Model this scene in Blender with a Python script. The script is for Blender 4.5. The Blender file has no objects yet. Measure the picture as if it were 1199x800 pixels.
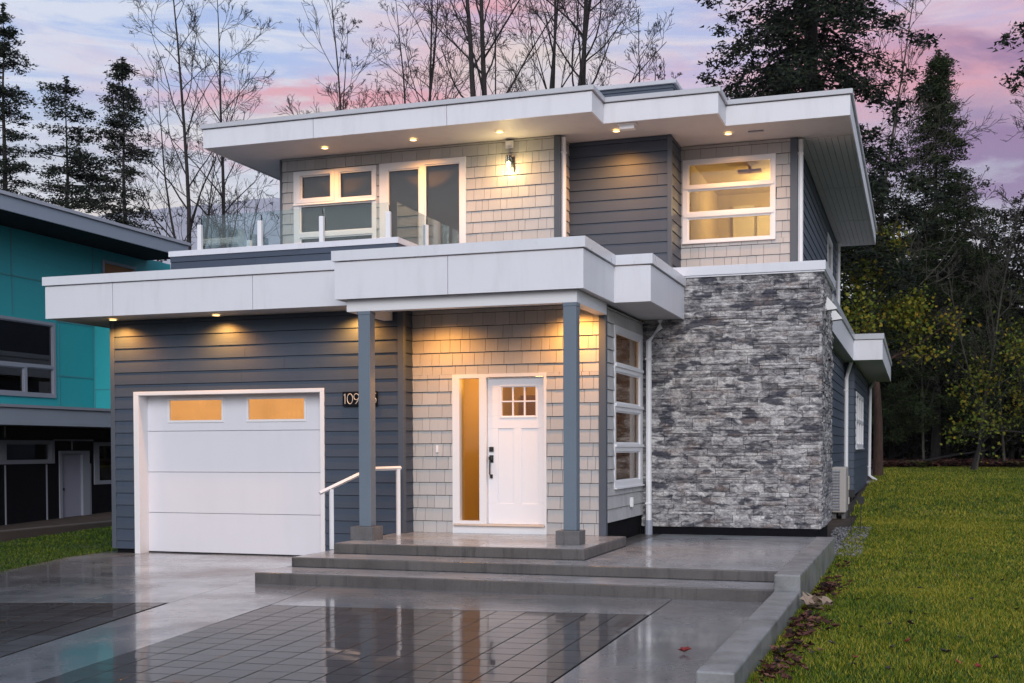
import bpy, bmesh, math, random
import numpy as np
from mathutils import Vector, Matrix

R = math.radians
C = bpy.context.scene.collection
scn = bpy.context.scene
random.seed(7)
NP = np.random.default_rng(11)

# ------------------------------------------------------------------ camera
W0, H0 = 1199.0, 800.0
cam_d = bpy.data.cameras.new('camera')
cam = bpy.data.objects.new('camera', cam_d)
C.objects.link(cam)
scn.camera = cam
F_PX, CX, CY = 1411.9, 594.47, 562.42
YAW, PITCH, ROLL = .325979, -.026193, -.0029684
cam_d.sensor_fit = 'HORIZONTAL'
cam_d.sensor_width = 36.0
cam_d.lens = F_PX / W0 * 36.0
cam_d.shift_x = (W0 / 2 - CX) / W0
cam_d.shift_y = (CY - H0 / 2) / W0
cam_d.clip_end = 6000
_f = Vector((-math.sin(YAW) * math.cos(PITCH), math.cos(YAW) * math.cos(PITCH), math.sin(PITCH)))
_r = Vector((math.cos(YAW), math.sin(YAW), 0))
_u = _r.cross(_f)
_r2 = _r * math.cos(ROLL) + _u * math.sin(ROLL)
_u2 = -_r * math.sin(ROLL) + _u * math.cos(ROLL)
_m = Matrix((_r2, _u2, -_f)).transposed().to_4x4()
_m.translation = Vector((0, 0, 1.55))
cam.matrix_world = _m

# ------------------------------------------------------------------ sky, sun, exposure
SUN_EL, SUN_AZ = R(26), R(163)          # azimuth clockwise from +Y: the bright dusk sky lies behind the viewer
scn.view_settings.view_transform = 'Standard'
scn.view_settings.look = 'None'
scn.view_settings.gamma = 1
scn.view_settings.exposure = 0.24
scn.render.engine = 'CYCLES'
scn.cycles.use_denoising = True
scn.cycles.max_bounces = 8
scn.cycles.diffuse_bounces = 3
scn.cycles.glossy_bounces = 4
scn.cycles.transparent_max_bounces = 16
scn.cycles.caustics_reflective = False
scn.cycles.caustics_refractive = False
scn.cycles.sample_clamp_indirect = 6

world = bpy.data.worlds.new('World')
scn.world = world
world.use_nodes = True
wn, wl = world.node_tree.nodes, world.node_tree.links
wn.clear()


class NG:
    """tiny helper to write node maths"""
    def __init__(s, nt):
        s.n, s.l = nt.nodes, nt.links

    def put(s, sock, v):
        if hasattr(v, 'is_output'):
            s.l.new(v, sock)
        elif v is not None:
            if isinstance(v, (tuple, list)) and len(v) == 3 and sock.type == 'RGBA':
                v = (*v, 1)
            sock.default_value = v

    def math(s, op, a, b=None, c=None, clamp=False):
        n = s.n.new('ShaderNodeMath'); n.operation = op; n.use_clamp = clamp
        s.put(n.inputs[0], a)
        if b is not None: s.put(n.inputs[1], b)
        if c is not None: s.put(n.inputs[2], c)
        return n.outputs[0]

    def mix(s, f, a, b, mode='MIX'):
        n = s.n.new('ShaderNodeMix'); n.data_type = 'RGBA'; n.blend_type = mode
        s.put(n.inputs[0], f); s.put(n.inputs[6], a); s.put(n.inputs[7], b)
        return n.outputs[2]

    def noise(s, vec, scale, detail=3, rough=.5, dist=0.0):
        n = s.n.new('ShaderNodeTexNoise')
        if vec is not None: s.l.new(vec, n.inputs['Vector'])
        n.inputs['Scale'].default_value = scale
        n.inputs['Detail'].default_value = detail
        n.inputs['Roughness'].default_value = rough
        n.inputs['Distortion'].default_value = dist
        return n.outputs['Fac']

    def ramp(s, f, stops, interp='LINEAR'):
        n = s.n.new('ShaderNodeValToRGB'); n.color_ramp.interpolation = interp
        e = n.color_ramp.elements
        while len(e) < len(stops): e.new(.5)
        for k, (p, c) in zip(e, stops):
            k.position = p
            k.color = (*c, 1) if isinstance(c, (tuple, list)) else (c, c, c, 1)
        s.put(n.inputs[0], f)
        return n.outputs[0]

    def comb(s, x, y, z):
        n = s.n.new('ShaderNodeCombineXYZ')
        s.put(n.inputs[0], x); s.put(n.inputs[1], y); s.put(n.inputs[2], z)
        return n.outputs[0]

    def sep(s, v):
        n = s.n.new('ShaderNodeSeparateXYZ'); s.l.new(v, n.inputs[0])
        return n.outputs

    def coord(s, which='Object'):
        return s.n.new('ShaderNodeTexCoord').outputs[which]

    def mapping(s, vec, scale=(1, 1, 1), loc=(0, 0, 0), rot=(0, 0, 0)):
        n = s.n.new('ShaderNodeMapping')
        s.l.new(vec, n.inputs[0])
        n.inputs['Location'].default_value = loc
        n.inputs['Rotation'].default_value = rot
        n.inputs['Scale'].default_value = scale
        return n.outputs[0]

    def bump(s, h, strength=.3, dist=.01):
        n = s.n.new('ShaderNodeBump')
        n.inputs['Strength'].default_value = strength
        n.inputs['Distance'].default_value = dist
        s.l.new(h, n.inputs['Height'])
        return n.outputs[0]


def srgb(r, g, b):
    return tuple(((c / 255) / 12.92 if c <= 10 else (((c / 255) + .055) / 1.055) ** 2.4) for c in (r, g, b))


def build_sky():
    g = NG(world.node_tree)
    d = g.coord('Generated')
    x, y, z = g.sep(d)
    az = g.math('MULTIPLY', g.math('ARCTAN2', x, y), 57.2958)
    el = g.math('MULTIPLY', g.math('ARCSINE', g.math('MAXIMUM', g.math('MINIMUM', z, 1.0), -1.0)), 57.2958)
    # streaky cloud coordinates
    v = g.comb(g.math('MULTIPLY', az, .045), g.math('MULTIPLY', el, .16), 0.0)
    warp = g.noise(v, 1.6, 4, .55, .4)
    warp2 = g.noise(g.mapping(v, loc=(7, 3, 1)), 2.6, 5, .6, .3)
    fine = g.noise(g.mapping(v, scale=(1, 2.0, 1), loc=(2, 9, 4), rot=(0, 0, .12)), 3.0, 6, .62, .6)
    azw = g.math('ADD', az, g.math('MULTIPLY', g.math('SUBTRACT', warp, .5), 14))
    elw = g.math('ADD', el, g.math('MULTIPLY', g.math('SUBTRACT', warp2, .5), 8))

    def blob(a, e, sa, se, tilt=0.0):
        da = g.math('SUBTRACT', azw, a)
        de = g.math('SUBTRACT', g.math('SUBTRACT', elw, e), g.math('MULTIPLY', da, tilt))
        q = g.math('ADD', g.math('POWER', g.math('ABSOLUTE', g.math('DIVIDE', da, sa)), 2.0),
                   g.math('POWER', g.math('ABSOLUTE', g.math('DIVIDE', de, se)), 2.0))
        return g.math('EXPONENT', g.math('MULTIPLY', q, -1))

    def add(*bs):
        o = bs[0]
        for b in bs[1:]: o = g.math('ADD', o, b)
        return o
    base = g.ramp(g.math('DIVIDE', el, 40.0, clamp=True), [
        (0.0, srgb(196, 196, 210)), (.2, srgb(212, 208, 204)), (.3, srgb(196, 203, 216)),
        (.42, srgb(172, 192, 234)), (.8, srgb(162, 180, 220)), (1, srgb(172, 180, 208))])
    # pale lilac cloud streaks
    st = g.ramp(fine, [(.42, 0.0), (.58, 1.0)])
    col = g.mix(g.math('MULTIPLY', st, .9), base, srgb(217, 222, 236))
    # warm cream light low behind the pink
    cream = add(blob(-27.0, 14.0, 7, 1.3, -.10), blob(-19.5, 16.8, 5, 2.0), g.math('MULTIPLY', blob(-37, 10.2, 5, 1.6), .8))
    col = g.mix(g.math('MULTIPLY', cream, .75, clamp=True), col, srgb(232, 216, 200))
    pink = add(blob(-28.0, 15.7, 8, .75, -.13), g.math('MULTIPLY', blob(-29, 13.0, 7, .7, -.05), .75), blob(-18.5, 20.8, 5, 2.0, .05),
               g.math('MULTIPLY', blob(-23, 16.5, 3.4, 3.0), .55), g.math('MULTIPLY', blob(-12, 16.2, 3.4, 1.6), .6),
               blob(-4, 18.0, 4, 3.2, .1), blob(2.0, 15.8, 6, 2.6, .0), g.math('MULTIPLY', blob(5, 19, 2.4, 3), .6))
    pk = g.math('MULTIPLY', pink, g.ramp(fine, [(.22, .5), (.6, 1.0)]), clamp=True)
    col = g.mix(g.math('MULTIPLY', pk, .84), col, srgb(228, 150, 160))
    purp = add(blob(4.5, 17.2, 5, .9, .05), blob(4, 13.0, 7, 1.6, .0), g.math('MULTIPLY', blob(7, 11, 8, 3.5), .7), g.math('MULTIPLY', blob(-15, 21.2, 5, .8), .4))
    pp = g.math('MULTIPLY', purp, g.ramp(warp2, [(.3, .55), (.6, 1.0)]), clamp=True)
    col = g.mix(g.math('MULTIPLY', pp, .9), col, srgb(136, 104, 150))
    blue = g.math('MULTIPLY', blob(-.5, 20.6, 3.0, 1.3), .9, clamp=True)
    col = g.mix(blue, col, srgb(168, 188, 240))
    # the sky below the horizon just continues the ground tone
    col = g.mix(g.math('LESS_THAN', el, -1.0), col, (.08, .08, .08))
    sky = g.n.new('ShaderNodeTexSky')
    sky.sky_type = 'NISHITA'
    sky.sun_disc = False
    sky.sun_elevation = SUN_EL
    sky.sun_rotation = SUN_AZ
    sky.air_density = 1.0
    sky.dust_density = 2.0
    b1 = g.n.new('ShaderNodeBackground'); g.l.new(sky.outputs[0], b1.inputs[0]); b1.inputs[1].default_value = .05
    b2 = g.n.new('ShaderNodeBackground'); g.l.new(col, b2.inputs[0]); b2.inputs[1].default_value = .96
    # clear air takes a smaller share where the cloud veil is
    ms = g.n.new('ShaderNodeMixShader'); ms.inputs[0].default_value = .92
    g.l.new(b1.outputs[0], ms.inputs[1]); g.l.new(b2.outputs[0], ms.inputs[2])
    out = g.n.new('ShaderNodeOutputWorld')
    g.l.new(ms.outputs[0], out.inputs[0])


build_sky()
sd = bpy.data.lights.new('sun', 'SUN')
sd.energy = 1.75
sd.angle = R(36)
sd.color = (1.0, .975, .97)
sun = bpy.data.objects.new('sun', sd)
C.objects.link(sun)
_sv = Vector((math.sin(SUN_AZ) * math.cos(SUN_EL), math.cos(SUN_AZ) * math.cos(SUN_EL), math.sin(SUN_EL)))
sun.rotation_euler = _sv.to_track_quat('Z', 'Y').to_euler()
sun.location = (0, -10, 20)

# ------------------------------------------------------------------ materials


def new_mat(name):
    m = bpy.data.materials.new(name)
    m.use_nodes = True
    nt = m.node_tree
    nt.nodes.clear()
    g = NG(nt)
    out = g.n.new('ShaderNodeOutputMaterial')
    p = g.n.new('ShaderNodeBsdfPrincipled')
    g.l.new(p.outputs[0], out.inputs[0])
    return m, g, p, out


def attr(g, name='rnd'):
    n = g.n.new('ShaderNodeAttribute'); n.attribute_name = name
    return n.outputs['Fac']


def geo_pos(g):
    return g.n.new('ShaderNodeNewGeometry').outputs['Position']


def mat_paint(name, col, rough=.5, var=.06, scale=2.0, bump=.0, bscale=60, stretch=(1, 1, 1), rnd=0.0, spec=.5, grime=.0):
    m, g, p, out = new_mat(name)
    pos = g.mapping(geo_pos(g), scale=stretch)
    n1 = g.noise(pos, scale, 4, .6)
    k = g.math('ADD', g.math('MULTIPLY', g.math('SUBTRACT', n1, .5), var * 2), 1.0)
    if rnd:
        k = g.math('MULTIPLY', k, g.math('ADD', g.math('MULTIPLY', g.math('SUBTRACT', attr(g), .5), rnd * 2), 1.0))
    if grime:
        n3 = g.noise(g.mapping(geo_pos(g), scale=(3, 3, .5)), 1.5, 5, .7)
        k = g.math('MULTIPLY', k, g.math('SUBTRACT', 1.0, g.math('MULTIPLY', g.ramp(n3, [(.5, 0.0), (.75, 1.0)]), grime)))
    cc = g.mix(1.0, (*col, 1), g.comb(k, k, k), 'MULTIPLY')
    g.l.new(cc, p.inputs['Base Color'])
    n2 = g.noise(pos, scale * 4, 3, .5)
    g.l.new(g.math('ADD', g.math('MULTIPLY', g.math('SUBTRACT', n2, .5), .18), rough), p.inputs['Roughness'])
    p.inputs['Specular IOR Level'].default_value = spec
    if bump:
        g.l.new(g.bump(g.noise(pos, bscale, 4, .6), bump, .004), p.inputs['Normal'])
    return m


def mat_concrete(name, col, wet=.5, stain=.35, rough=(.1, .4), scale=1.2, vert=False):
    m, g, p, out = new_mat(name)
    pos = geo_pos(g)
    n1 = g.noise(pos, scale, 5, .62)
    n2 = g.noise(g.mapping(pos, scale=(6, 6, .9) if vert else (1, 1, 1)), 3.5 * scale, 6, .7)
    n3 = g.noise(pos, 45, 3, .6)
    a = tuple(c * (1 - stain) for c in col)
    b = tuple(min(1, c * 1.28) for c in col)
    c1 = g.ramp(n1, [(.3, a), (.52, col), (.72, b)])
    c2 = g.mix(g.math('MULTIPLY', g.ramp(n2, [(.54, 0.0), (.72, 1.0)]), .55 if vert else .3), c1, tuple(c * .38 for c in col))
    c3 = g.mix(.35, c2, g.ramp(n3, [(.3, tuple(c * .7 for c in col)), (.7, tuple(c * 1.3 for c in col))]))
    if vert:
        n5 = g.noise(g.mapping(pos, scale=(7, 7, .6), loc=(1, 2, 3)), 1.7, 5, .75)
        c3 = g.mix(g.math('MULTIPLY', g.ramp(n5, [(.52, 0.0), (.66, 1.0)]), .6), c3, tuple(c * .25 for c in col))
    g.l.new(c3, p.inputs['Base Color'])
    r = g.ramp(g.noise(pos, scale * .9, 5, .65, .3), [(.36, rough[0]), (.66, rough[1])])
    g.l.new(r, p.inputs['Roughness'])
    g.l.new(g.ramp(g.noise(g.mapping(pos, loc=(4, 7, 1)), scale * 1.1, 5, .6, .4), [(.38, wet * .35), (.58, min(1, wet * 1.25))]), p.inputs['Coat Weight'])
    p.inputs['Coat IOR'].default_value = 1.4
    g.l.new(g.math('ADD', g.math('MULTIPLY', r, .25), .012), p.inputs['Coat Roughness'])
    g.l.new(g.bump(n3, .25, .004), p.inputs['Normal'])
    g.l.new(g.bump(g.noise(pos, 2.2, 3, .5), .03, .02), p.inputs['Coat Normal'])
    return m


def mat_paver():
    m, g, p, out = new_mat('wet_paver_stone')
    pos = geo_pos(g)
    n1 = g.noise(pos, .9, 5, .6)
    k = g.math('ADD', g.math('MULTIPLY', g.math('SUBTRACT', attr(g), .5), .45), g.math('ADD', g.math('MULTIPLY', n1, .6), .7))
    c = g.mix(1.0, (.026, .026, .029, 1), g.comb(k, k, k), 'MULTIPLY')
    g.l.new(c, p.inputs['Base Color'])
    n3 = g.noise(pos, 38, 4, .65)
    g.l.new(g.bump(n3, .35, .005), p.inputs['Normal'])
    p.inputs['Roughness'].default_value = .6
    p.inputs['Coat Weight'].default_value = .62
    p.inputs['Coat IOR'].default_value = 1.33
    p.inputs['Specular IOR Level'].default_value = .25
    g.l.new(g.ramp(g.noise(pos, 1.6, 4, .6), [(.35, .02), (.7, .1)]), p.inputs['Coat Roughness'])
    g.l.new(g.bump(g.noise(pos, 5, 3, .5), .05, .01), p.inputs['Coat Normal'])
    return m


def mat_emit(name, col, strength):
    m = bpy.data.materials.new(name); m.use_nodes = True
    g = NG(m.node_tree); m.node_tree.nodes.clear()
    e = g.n.new('ShaderNodeEmission'); e.inputs[0].default_value = (*col, 1); e.inputs[1].default_value = strength
    o = g.n.new('ShaderNodeOutputMaterial'); g.l.new(e.outputs[0], o.inputs[0])
    return m


def mat_glass(name, tint=(.8, .85, .85), refl=.12, rough=0.0, extra=1.0):
    m = bpy.data.materials.new(name); m.use_nodes = True
    g = NG(m.node_tree); m.node_tree.nodes.clear()
    t = g.n.new('ShaderNodeBsdfTransparent'); t.inputs[0].default_value = (*tint, 1)
    s = g.n.new('ShaderNodeBsdfGlossy'); s.inputs['Roughness'].default_value = rough
    g.l.new(g.bump(g.noise(geo_pos(g), 1.3, 2, .5), .02, .02), s.inputs['Normal'])
    fr = g.n.new('ShaderNodeFresnel'); fr.inputs[0].default_value = 1.5
    f = g.math('ADD', g.math('MULTIPLY', fr.outputs[0], extra), refl, clamp=True)
    mx = g.n.new('ShaderNodeMixShader')
    g.l.new(f, mx.inputs[0]); g.l.new(t.outputs[0], mx.inputs[1]); g.l.new(s.outputs[0], mx.inputs[2])
    o = g.n.new('ShaderNodeOutputMaterial'); g.l.new(mx.outputs[0], o.inputs[0])
    return m


def mat_frosted(name, col, strength):
    """a lit frosted pane: glows softly and still reflects"""
    m, g, p, out = new_mat(name)
    pos = geo_pos(g)
    n = g.noise(pos, 3.0, 4, .6, .6)
    k = g.math('ADD', g.math('MULTIPLY', g.math('SUBTRACT', n, .5), .5), 1.0)
    cc = g.mix(1.0, (*col, 1), g.comb(k, k, k), 'MULTIPLY')
    p.inputs['Base Color'].default_value = (.2, .15, .1, 1)
    g.l.new(cc, p.inputs['Emission Color'])
    p.inputs['Emission Strength'].default_value = strength
    p.inputs['Roughness'].default_value = .2
    return m


def mat_stone():
    m, g, p, out = new_mat('ledge_stone')
    pos = geo_pos(g)
    r = attr(g)
    n1 = g.noise(g.mapping(pos, scale=(1.8, 1.8, 3.4)), 3.4, 7, .74, .9)
    n2 = g.noise(g.mapping(pos, scale=(2.2, 2.2, 6.0), loc=(3, 1, 2)), 1.35, 3, .55, .3)
    n3 = g.noise(g.mapping(pos, scale=(1, 1, 2)), 30, 4, .72)
    big = g.noise(g.mapping(pos, scale=(1, 1, 1.6), loc=(5, 5, 5)), .8, 3, .5)
    k0 = g.math('ADD', n1, g.math('MULTIPLY', g.math('SUBTRACT', r, .5), .20))
    c = g.ramp(k0, [(.34, (.07, .07, .08)), (.44, (.20, .195, .205)), (.53, (.38, .37, .375)), (.66, (.62, .61, .60))])
    dk = g.math('ADD', n2, g.math('ADD', g.math('MULTIPLY', g.math('SUBTRACT', r, .5), .16), g.math('MULTIPLY', g.math('SUBTRACT', big, .5), .12)))
    dark = g.math('MULTIPLY', g.ramp(dk, [(.545, 0.0), (.63, 1.0)]), .9)
    c = g.mix(dark, c, (.045, .047, .066))
    rr = g.noise(g.mapping(pos, loc=(9, 2, 5), scale=(1.5, 1.5, 5)), 1.8, 4, .6)
    c = g.mix(g.math('MULTIPLY', g.ramp(rr, [(.54, 0.0), (.7, 1.0)]), .5), c, (.27, .2, .17))
    c = g.mix(.55, c, g.mix(1.0, c, g.ramp(n3, [(.34, .25), (.60, 1.45)]), 'MULTIPLY'))
    g.l.new(c, p.inputs['Base Color'])
    p.inputs['Roughness'].default_value = .88
    p.inputs['Specular IOR Level'].default_value = .25
    g.l.new(g.bump(g.math('ADD', g.math('MULTIPLY', n1, .6), g.math('MULTIPLY', n3, .4)), .8, .02), p.inputs['Normal'])
    return m


def mat_leafy(name, c0, c1, c2, rough=.7, transl=.0):
    m, g, p, out = new_mat(name)
    r = attr(g)
    c = g.ramp(r, [(0, c0), (.5, c1), (1, c2)])
    g.l.new(c, p.inputs['Base Color'])
    p.inputs['Roughness'].default_value = rough
    p.inputs['Specular IOR Level'].default_value = .25
    return m


def mat_lawn():
    m, g, p, out = new_mat('lawn_soil_and_grass')
    pos = geo_pos(g)
    n1 = g.noise(pos, .55, 5, .6)
    n2 = g.noise(pos, 9, 5, .7)
    c = g.ramp(n1, [(.3, (.022, .045, .006)), (.55, (.05, .075, .010)), (.75, (.085, .09, .014))])
    c = g.mix(1.0, c, g.ramp(n2, [(.3, .35), (.7, 1.6)]), 'MULTIPLY')
    g.l.new(c, p.inputs['Base Color'])
    p.inputs['Roughness'].default_value = .9
    g.l.new(g.bump(n2, .8, .05), p.inputs['Normal'])
    return m


def mat_grass_blade(name='grass_blade', shift=0.0):
    m, g, p, out = new_mat(name)
    pos = geo_pos(g)
    r = attr(g)
    n1 = g.noise(pos, .7, 5, .6)
    n9 = g.noise(g.mapping(pos, scale=(1, .55, 1), loc=(3, 8, 0)), .28, 3, .6)
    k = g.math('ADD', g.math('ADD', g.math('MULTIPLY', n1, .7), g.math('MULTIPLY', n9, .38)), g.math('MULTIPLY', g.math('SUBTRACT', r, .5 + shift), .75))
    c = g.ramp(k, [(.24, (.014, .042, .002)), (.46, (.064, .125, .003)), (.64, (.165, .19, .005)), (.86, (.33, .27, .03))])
    g.l.new(c, p.inputs['Base Color'])
    p.inputs['Roughness'].default_value = .6
    p.inputs['Specular IOR Level'].default_value = .3
    return m


def mat_ground():
    m, g, p, out = new_mat('soil_and_litter')
    pos = geo_pos(g)
    n1 = g.noise(pos, .3, 6, .65)
    n2 = g.noise(pos, 4, 6, .7)
    c = g.ramp(n1, [(.3, (.018, .014, .010)), (.6, (.05, .03, .02)), (.8, (.03, .032, .014))])
    c = g.mix(1.0, c, g.ramp(n2, [(.3, .4), (.7, 1.6)]), 'MULTIPLY')
    g.l.new(c, p.inputs['Base Color'])
    p.inputs['Roughness'].default_value = .95
    return m


def mat_bark(name, a, b):
    m, g, p, out = new_mat(name)
    n = g.noise(g.mapping(geo_pos(g), scale=(6, 6, 1.2)), 3, 5, .7)
    g.l.new(g.ramp(n, [(.35, a), (.65, b)]), p.inputs['Base Color'])
    p.inputs['Roughness'].default_value = .9
    g.l.new(g.bump(n, .7, .03), p.inputs['Normal'])
    return m


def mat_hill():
    m, g, p, out = new_mat('haze_tinted_hill')
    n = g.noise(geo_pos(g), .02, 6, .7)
    g.l.new(g.ramp(n, [(.35, (.24, .245, .29)), (.65, (.36, .36, .42))]), p.inputs['Base Color'])  # pale lavender of distance haze painted into the hill colour
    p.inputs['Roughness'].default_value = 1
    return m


M = dict(
    gapdark=mat_paint('dark_gap', (.012, .013, .017), .9, .1, spec=.05),
    white=mat_paint('white_fascia_board', (.72, .725, .77), .45, .03, .8, .05, 80, grime=.10),
    cap=mat_paint('white_metal_flashing', (.70, .71, .76), .3, .05, 1.2, grime=.10),
    upcap=mat_paint('pale_grey_metal_flashing', (.50, .51, .55), .3, .06, 1.2),
    beam=mat_paint('white_painted_beam', (.72, .72, .74), .5, .03),
    soffit=mat_paint('soffit_board', (.56, .55, .57), .55, .04, .8, grime=.10),
    siding=mat_paint('dark_lap_siding', (.047, .065, .098), .55, .12, 3.0, .35, 14, stretch=(.35, .35, 9), rnd=.06, grime=.10),
    siding_trim=mat_paint('slate_corner_trim', (.075, .09, .115), .5, .05),
    post=mat_paint('blue_grey_post', (.135, .172, .215), .45, .05),
    shingle=mat_paint('grey_cedar_shingle', (.44, .438, .44), .65, .08, 4.0, .4, 12, stretch=(14, 14, .6), rnd=.07),
    vinyl=mat_paint('white_window_frame', (.80, .80, .82), .35, .02),
    door=mat_paint('white_door_paint', (.82, .82, .86), .35, .015),
    garage=mat_paint('white_garage_panel', (.72, .725, .78), .4, .03, 1.0, .06, 120, grime=.03),
    black=mat_paint('black_foundation_coat', (.006, .006, .008), .85, .2, spec=.1),
    blackmetal=mat_paint('black_metal', (.015, .015, .017), .35, .1),
    concrete_step=mat_concrete('wet_step_concrete', (.095, .086, .082), .15, .55, (.3, .6), 1.6, vert=True),
    concrete_tread=mat_concrete('wet_tread_concrete', (.28, .29, .31), .45, .42, (.16, .5), 1.2),
    concrete_wall=mat_concrete('retaining_wall_concrete', (.21, .215, .22), .2, .68, (.3, .6), 3.0),
    concrete_drive=mat_concrete('wet_driveway_concrete', (.155, .16, .172), .66, .5, (.10, .42), .8),
    concrete_base=mat_concrete('column_base_concrete', (.12, .115, .115), .2, .35, (.4, .6), 4, vert=True),
    paver=mat_paver(),
    stone=mat_stone(),
    glass=mat_glass('window_glass', (.62, .64, .66), .05, 0, 1.2),
    rail_glass=mat_glass('railing_glass', (.83, .915, .92), .05, 0, .5),
    side_glass=mat_glass('reflective_side_glass', (.66, .59, .50), .05, .0, .8),
    upper_glass=mat_glass('upper_window_glass', (.75, .74, .72), .03, 0, 1.1),
    amber_glass=mat_glass('amber_obscure_glass', (.92, .76, .42), .03, .04, .7),
    neigh_glass=mat_glass('dark_neighbour_glass', (.55, .6, .65), .10, 0, .9),
    blind=mat_paint('grey_roller_blind', (.37, .35, .33), .8, .05),
    room=mat_paint('warm_plaster_wall', (.66, .55, .36), .8, .03),
    dimroom=mat_paint('dim_room_wall', (.34, .28, .22), .8, .05),
    roomdoor=mat_paint('white_interior_door', (.8, .76, .66), .5, .02),
    wood=mat_paint('dark_interior_wood', (.20, .10, .04), .5, .1, 3, stretch=(1, 1, 8)),
    frost=mat_frosted('lit_frosted_pane', (1.0, .45, .14), .72),
    lamp=mat_emit('lit_lamp_lens', (1.0, .60, .22), 5.0),
    bulb=mat_emit('lit_bulb', (1.0, .80, .36), 12.0),
    tealp=mat_paint('teal_wall_panel', (.034, .40, .44), .5, .08, .6),
    tealtrim=mat_paint('teal_reveal_trim', (.07, .30, .34), .4, .05),
    nroof=mat_paint('grey_blue_roof_fascia', (.30, .35, .42), .4, .06),
    nroof_top=mat_paint('pale_roof_flashing', (.42, .44, .50), .4, .06),
    ndark=mat_paint('neighbour_black_panel', (.004, .004, .007), .8, .2, spec=.15),
    ntrim=mat_paint('neighbour_grey_trim', (.30, .32, .38), .4, .05),
    ndoor=mat_paint('neighbour_pale_door', (.30, .31, .40), .5, .04),
    nwood=mat_paint('orange_wood_panel', (.36, .13, .03), .5, .15, 3),
    timber=mat_paint('weathered_timber', (.075, .062, .055), .8, .3, 4, .5, 20, stretch=(6, .6, 6)),
    lawn=mat_lawn(), blade=mat_grass_blade(), blade2=mat_grass_blade('darker_green_blade', .42), ground=mat_ground(),  # blade2: same ramp shifted towards its darker green end
    hill=mat_hill(),
    bark=mat_bark('dark_bark', (.010, .008, .008), (.034, .028, .027)),
    greybark=mat_bark('mossy_grey_bark', (.04, .038, .028), (.11, .10, .08)),
    barkred=mat_bark('reddish_bark', (.03, .016, .011), (.075, .04, .028)),
    conifer=mat_leafy('dark_conifer_needles', (.004, .008, .005), (.010, .018, .009), (.026, .036, .014)),
    ivy=mat_leafy('ivy_green_foliage', (.008, .016, .005), (.022, .038, .010), (.055, .075, .018)),
    yellowleaf=mat_leafy('yellow_green_leaves', (.02, .045, .006), (.10, .13, .010), (.27, .17, .013)),
    darkbush=mat_leafy('dark_thicket_leaves', (.003, .004, .002), (.011, .013, .005), (.042, .032, .012)),
    litter=mat_leafy('red_brown_leaf_litter', (.012, .007, .006), (.05, .016, .012), (.17, .075, .055)),
    fernm=mat_leafy('fern_fronds', (.02, .03, .006), (.05, .05, .01), (.10, .08, .02)),
    redleaf=mat_paint('red_maple_leaf', (.19, .014, .012), .5, .2, 8),
    darkleaf=mat_paint('dark_wet_leaf', (.022, .012, .010), .4, .3, 8),
    tanleaf=mat_paint('curled_tan_leaf', (.27, .20, .15), .6, .2, 8),
    gravel=mat_paint('grey_gravel', (.12, .12, .125), .6, .4, 20, rnd=.6),
    acbody=mat_paint('beige_heat_pump_case', (.42, .39, .36), .5, .04),
    digit=mat_paint('brushed_metal_digit', (.62, .58, .52), .3, .02),
)

# ------------------------------------------------------------------ object helpers
WLOC = {}        # world location of every parent


def tag(o, label=None, cat=None, group=None, kind=None):
    if label: o['label'] = label
    if cat: o['category'] = cat
    if group: o['group'] = group
    if kind: o['kind'] = kind
    return o


def thing(name, loc, label, cat, group=None):
    o = bpy.data.objects.new(name, None)
    C.objects.link(o)
    o.empty_display_size = .3
    o.location = loc
    WLOC[o.name] = Vector(loc)
    return tag(o, label, cat, group)


def link_mesh(name, me, mat, parent=None, origin=None):
    o = bpy.data.objects.new(name, me)
    C.objects.link(o)
    if mat is not None: me.materials.append(mat)
    if origin is None:
        n = len(me.vertices)
        co = np.empty(n * 3, 'f'); me.vertices.foreach_get('co', co); co = co.reshape(-1, 3)
        lo, hi = co.min(0), co.max(0)
        origin = Vector((float((lo[0] + hi[0]) / 2), float((lo[1] + hi[1]) / 2), float(lo[2])))
    origin = Vector(origin)
    me.transform(Matrix.Translation(-origin))
    WLOC[o.name] = origin
    if parent is not None:
        o.parent = parent
        o.location = origin - WLOC[parent.name]
    else:
        o.location = origin
    return o


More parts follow.
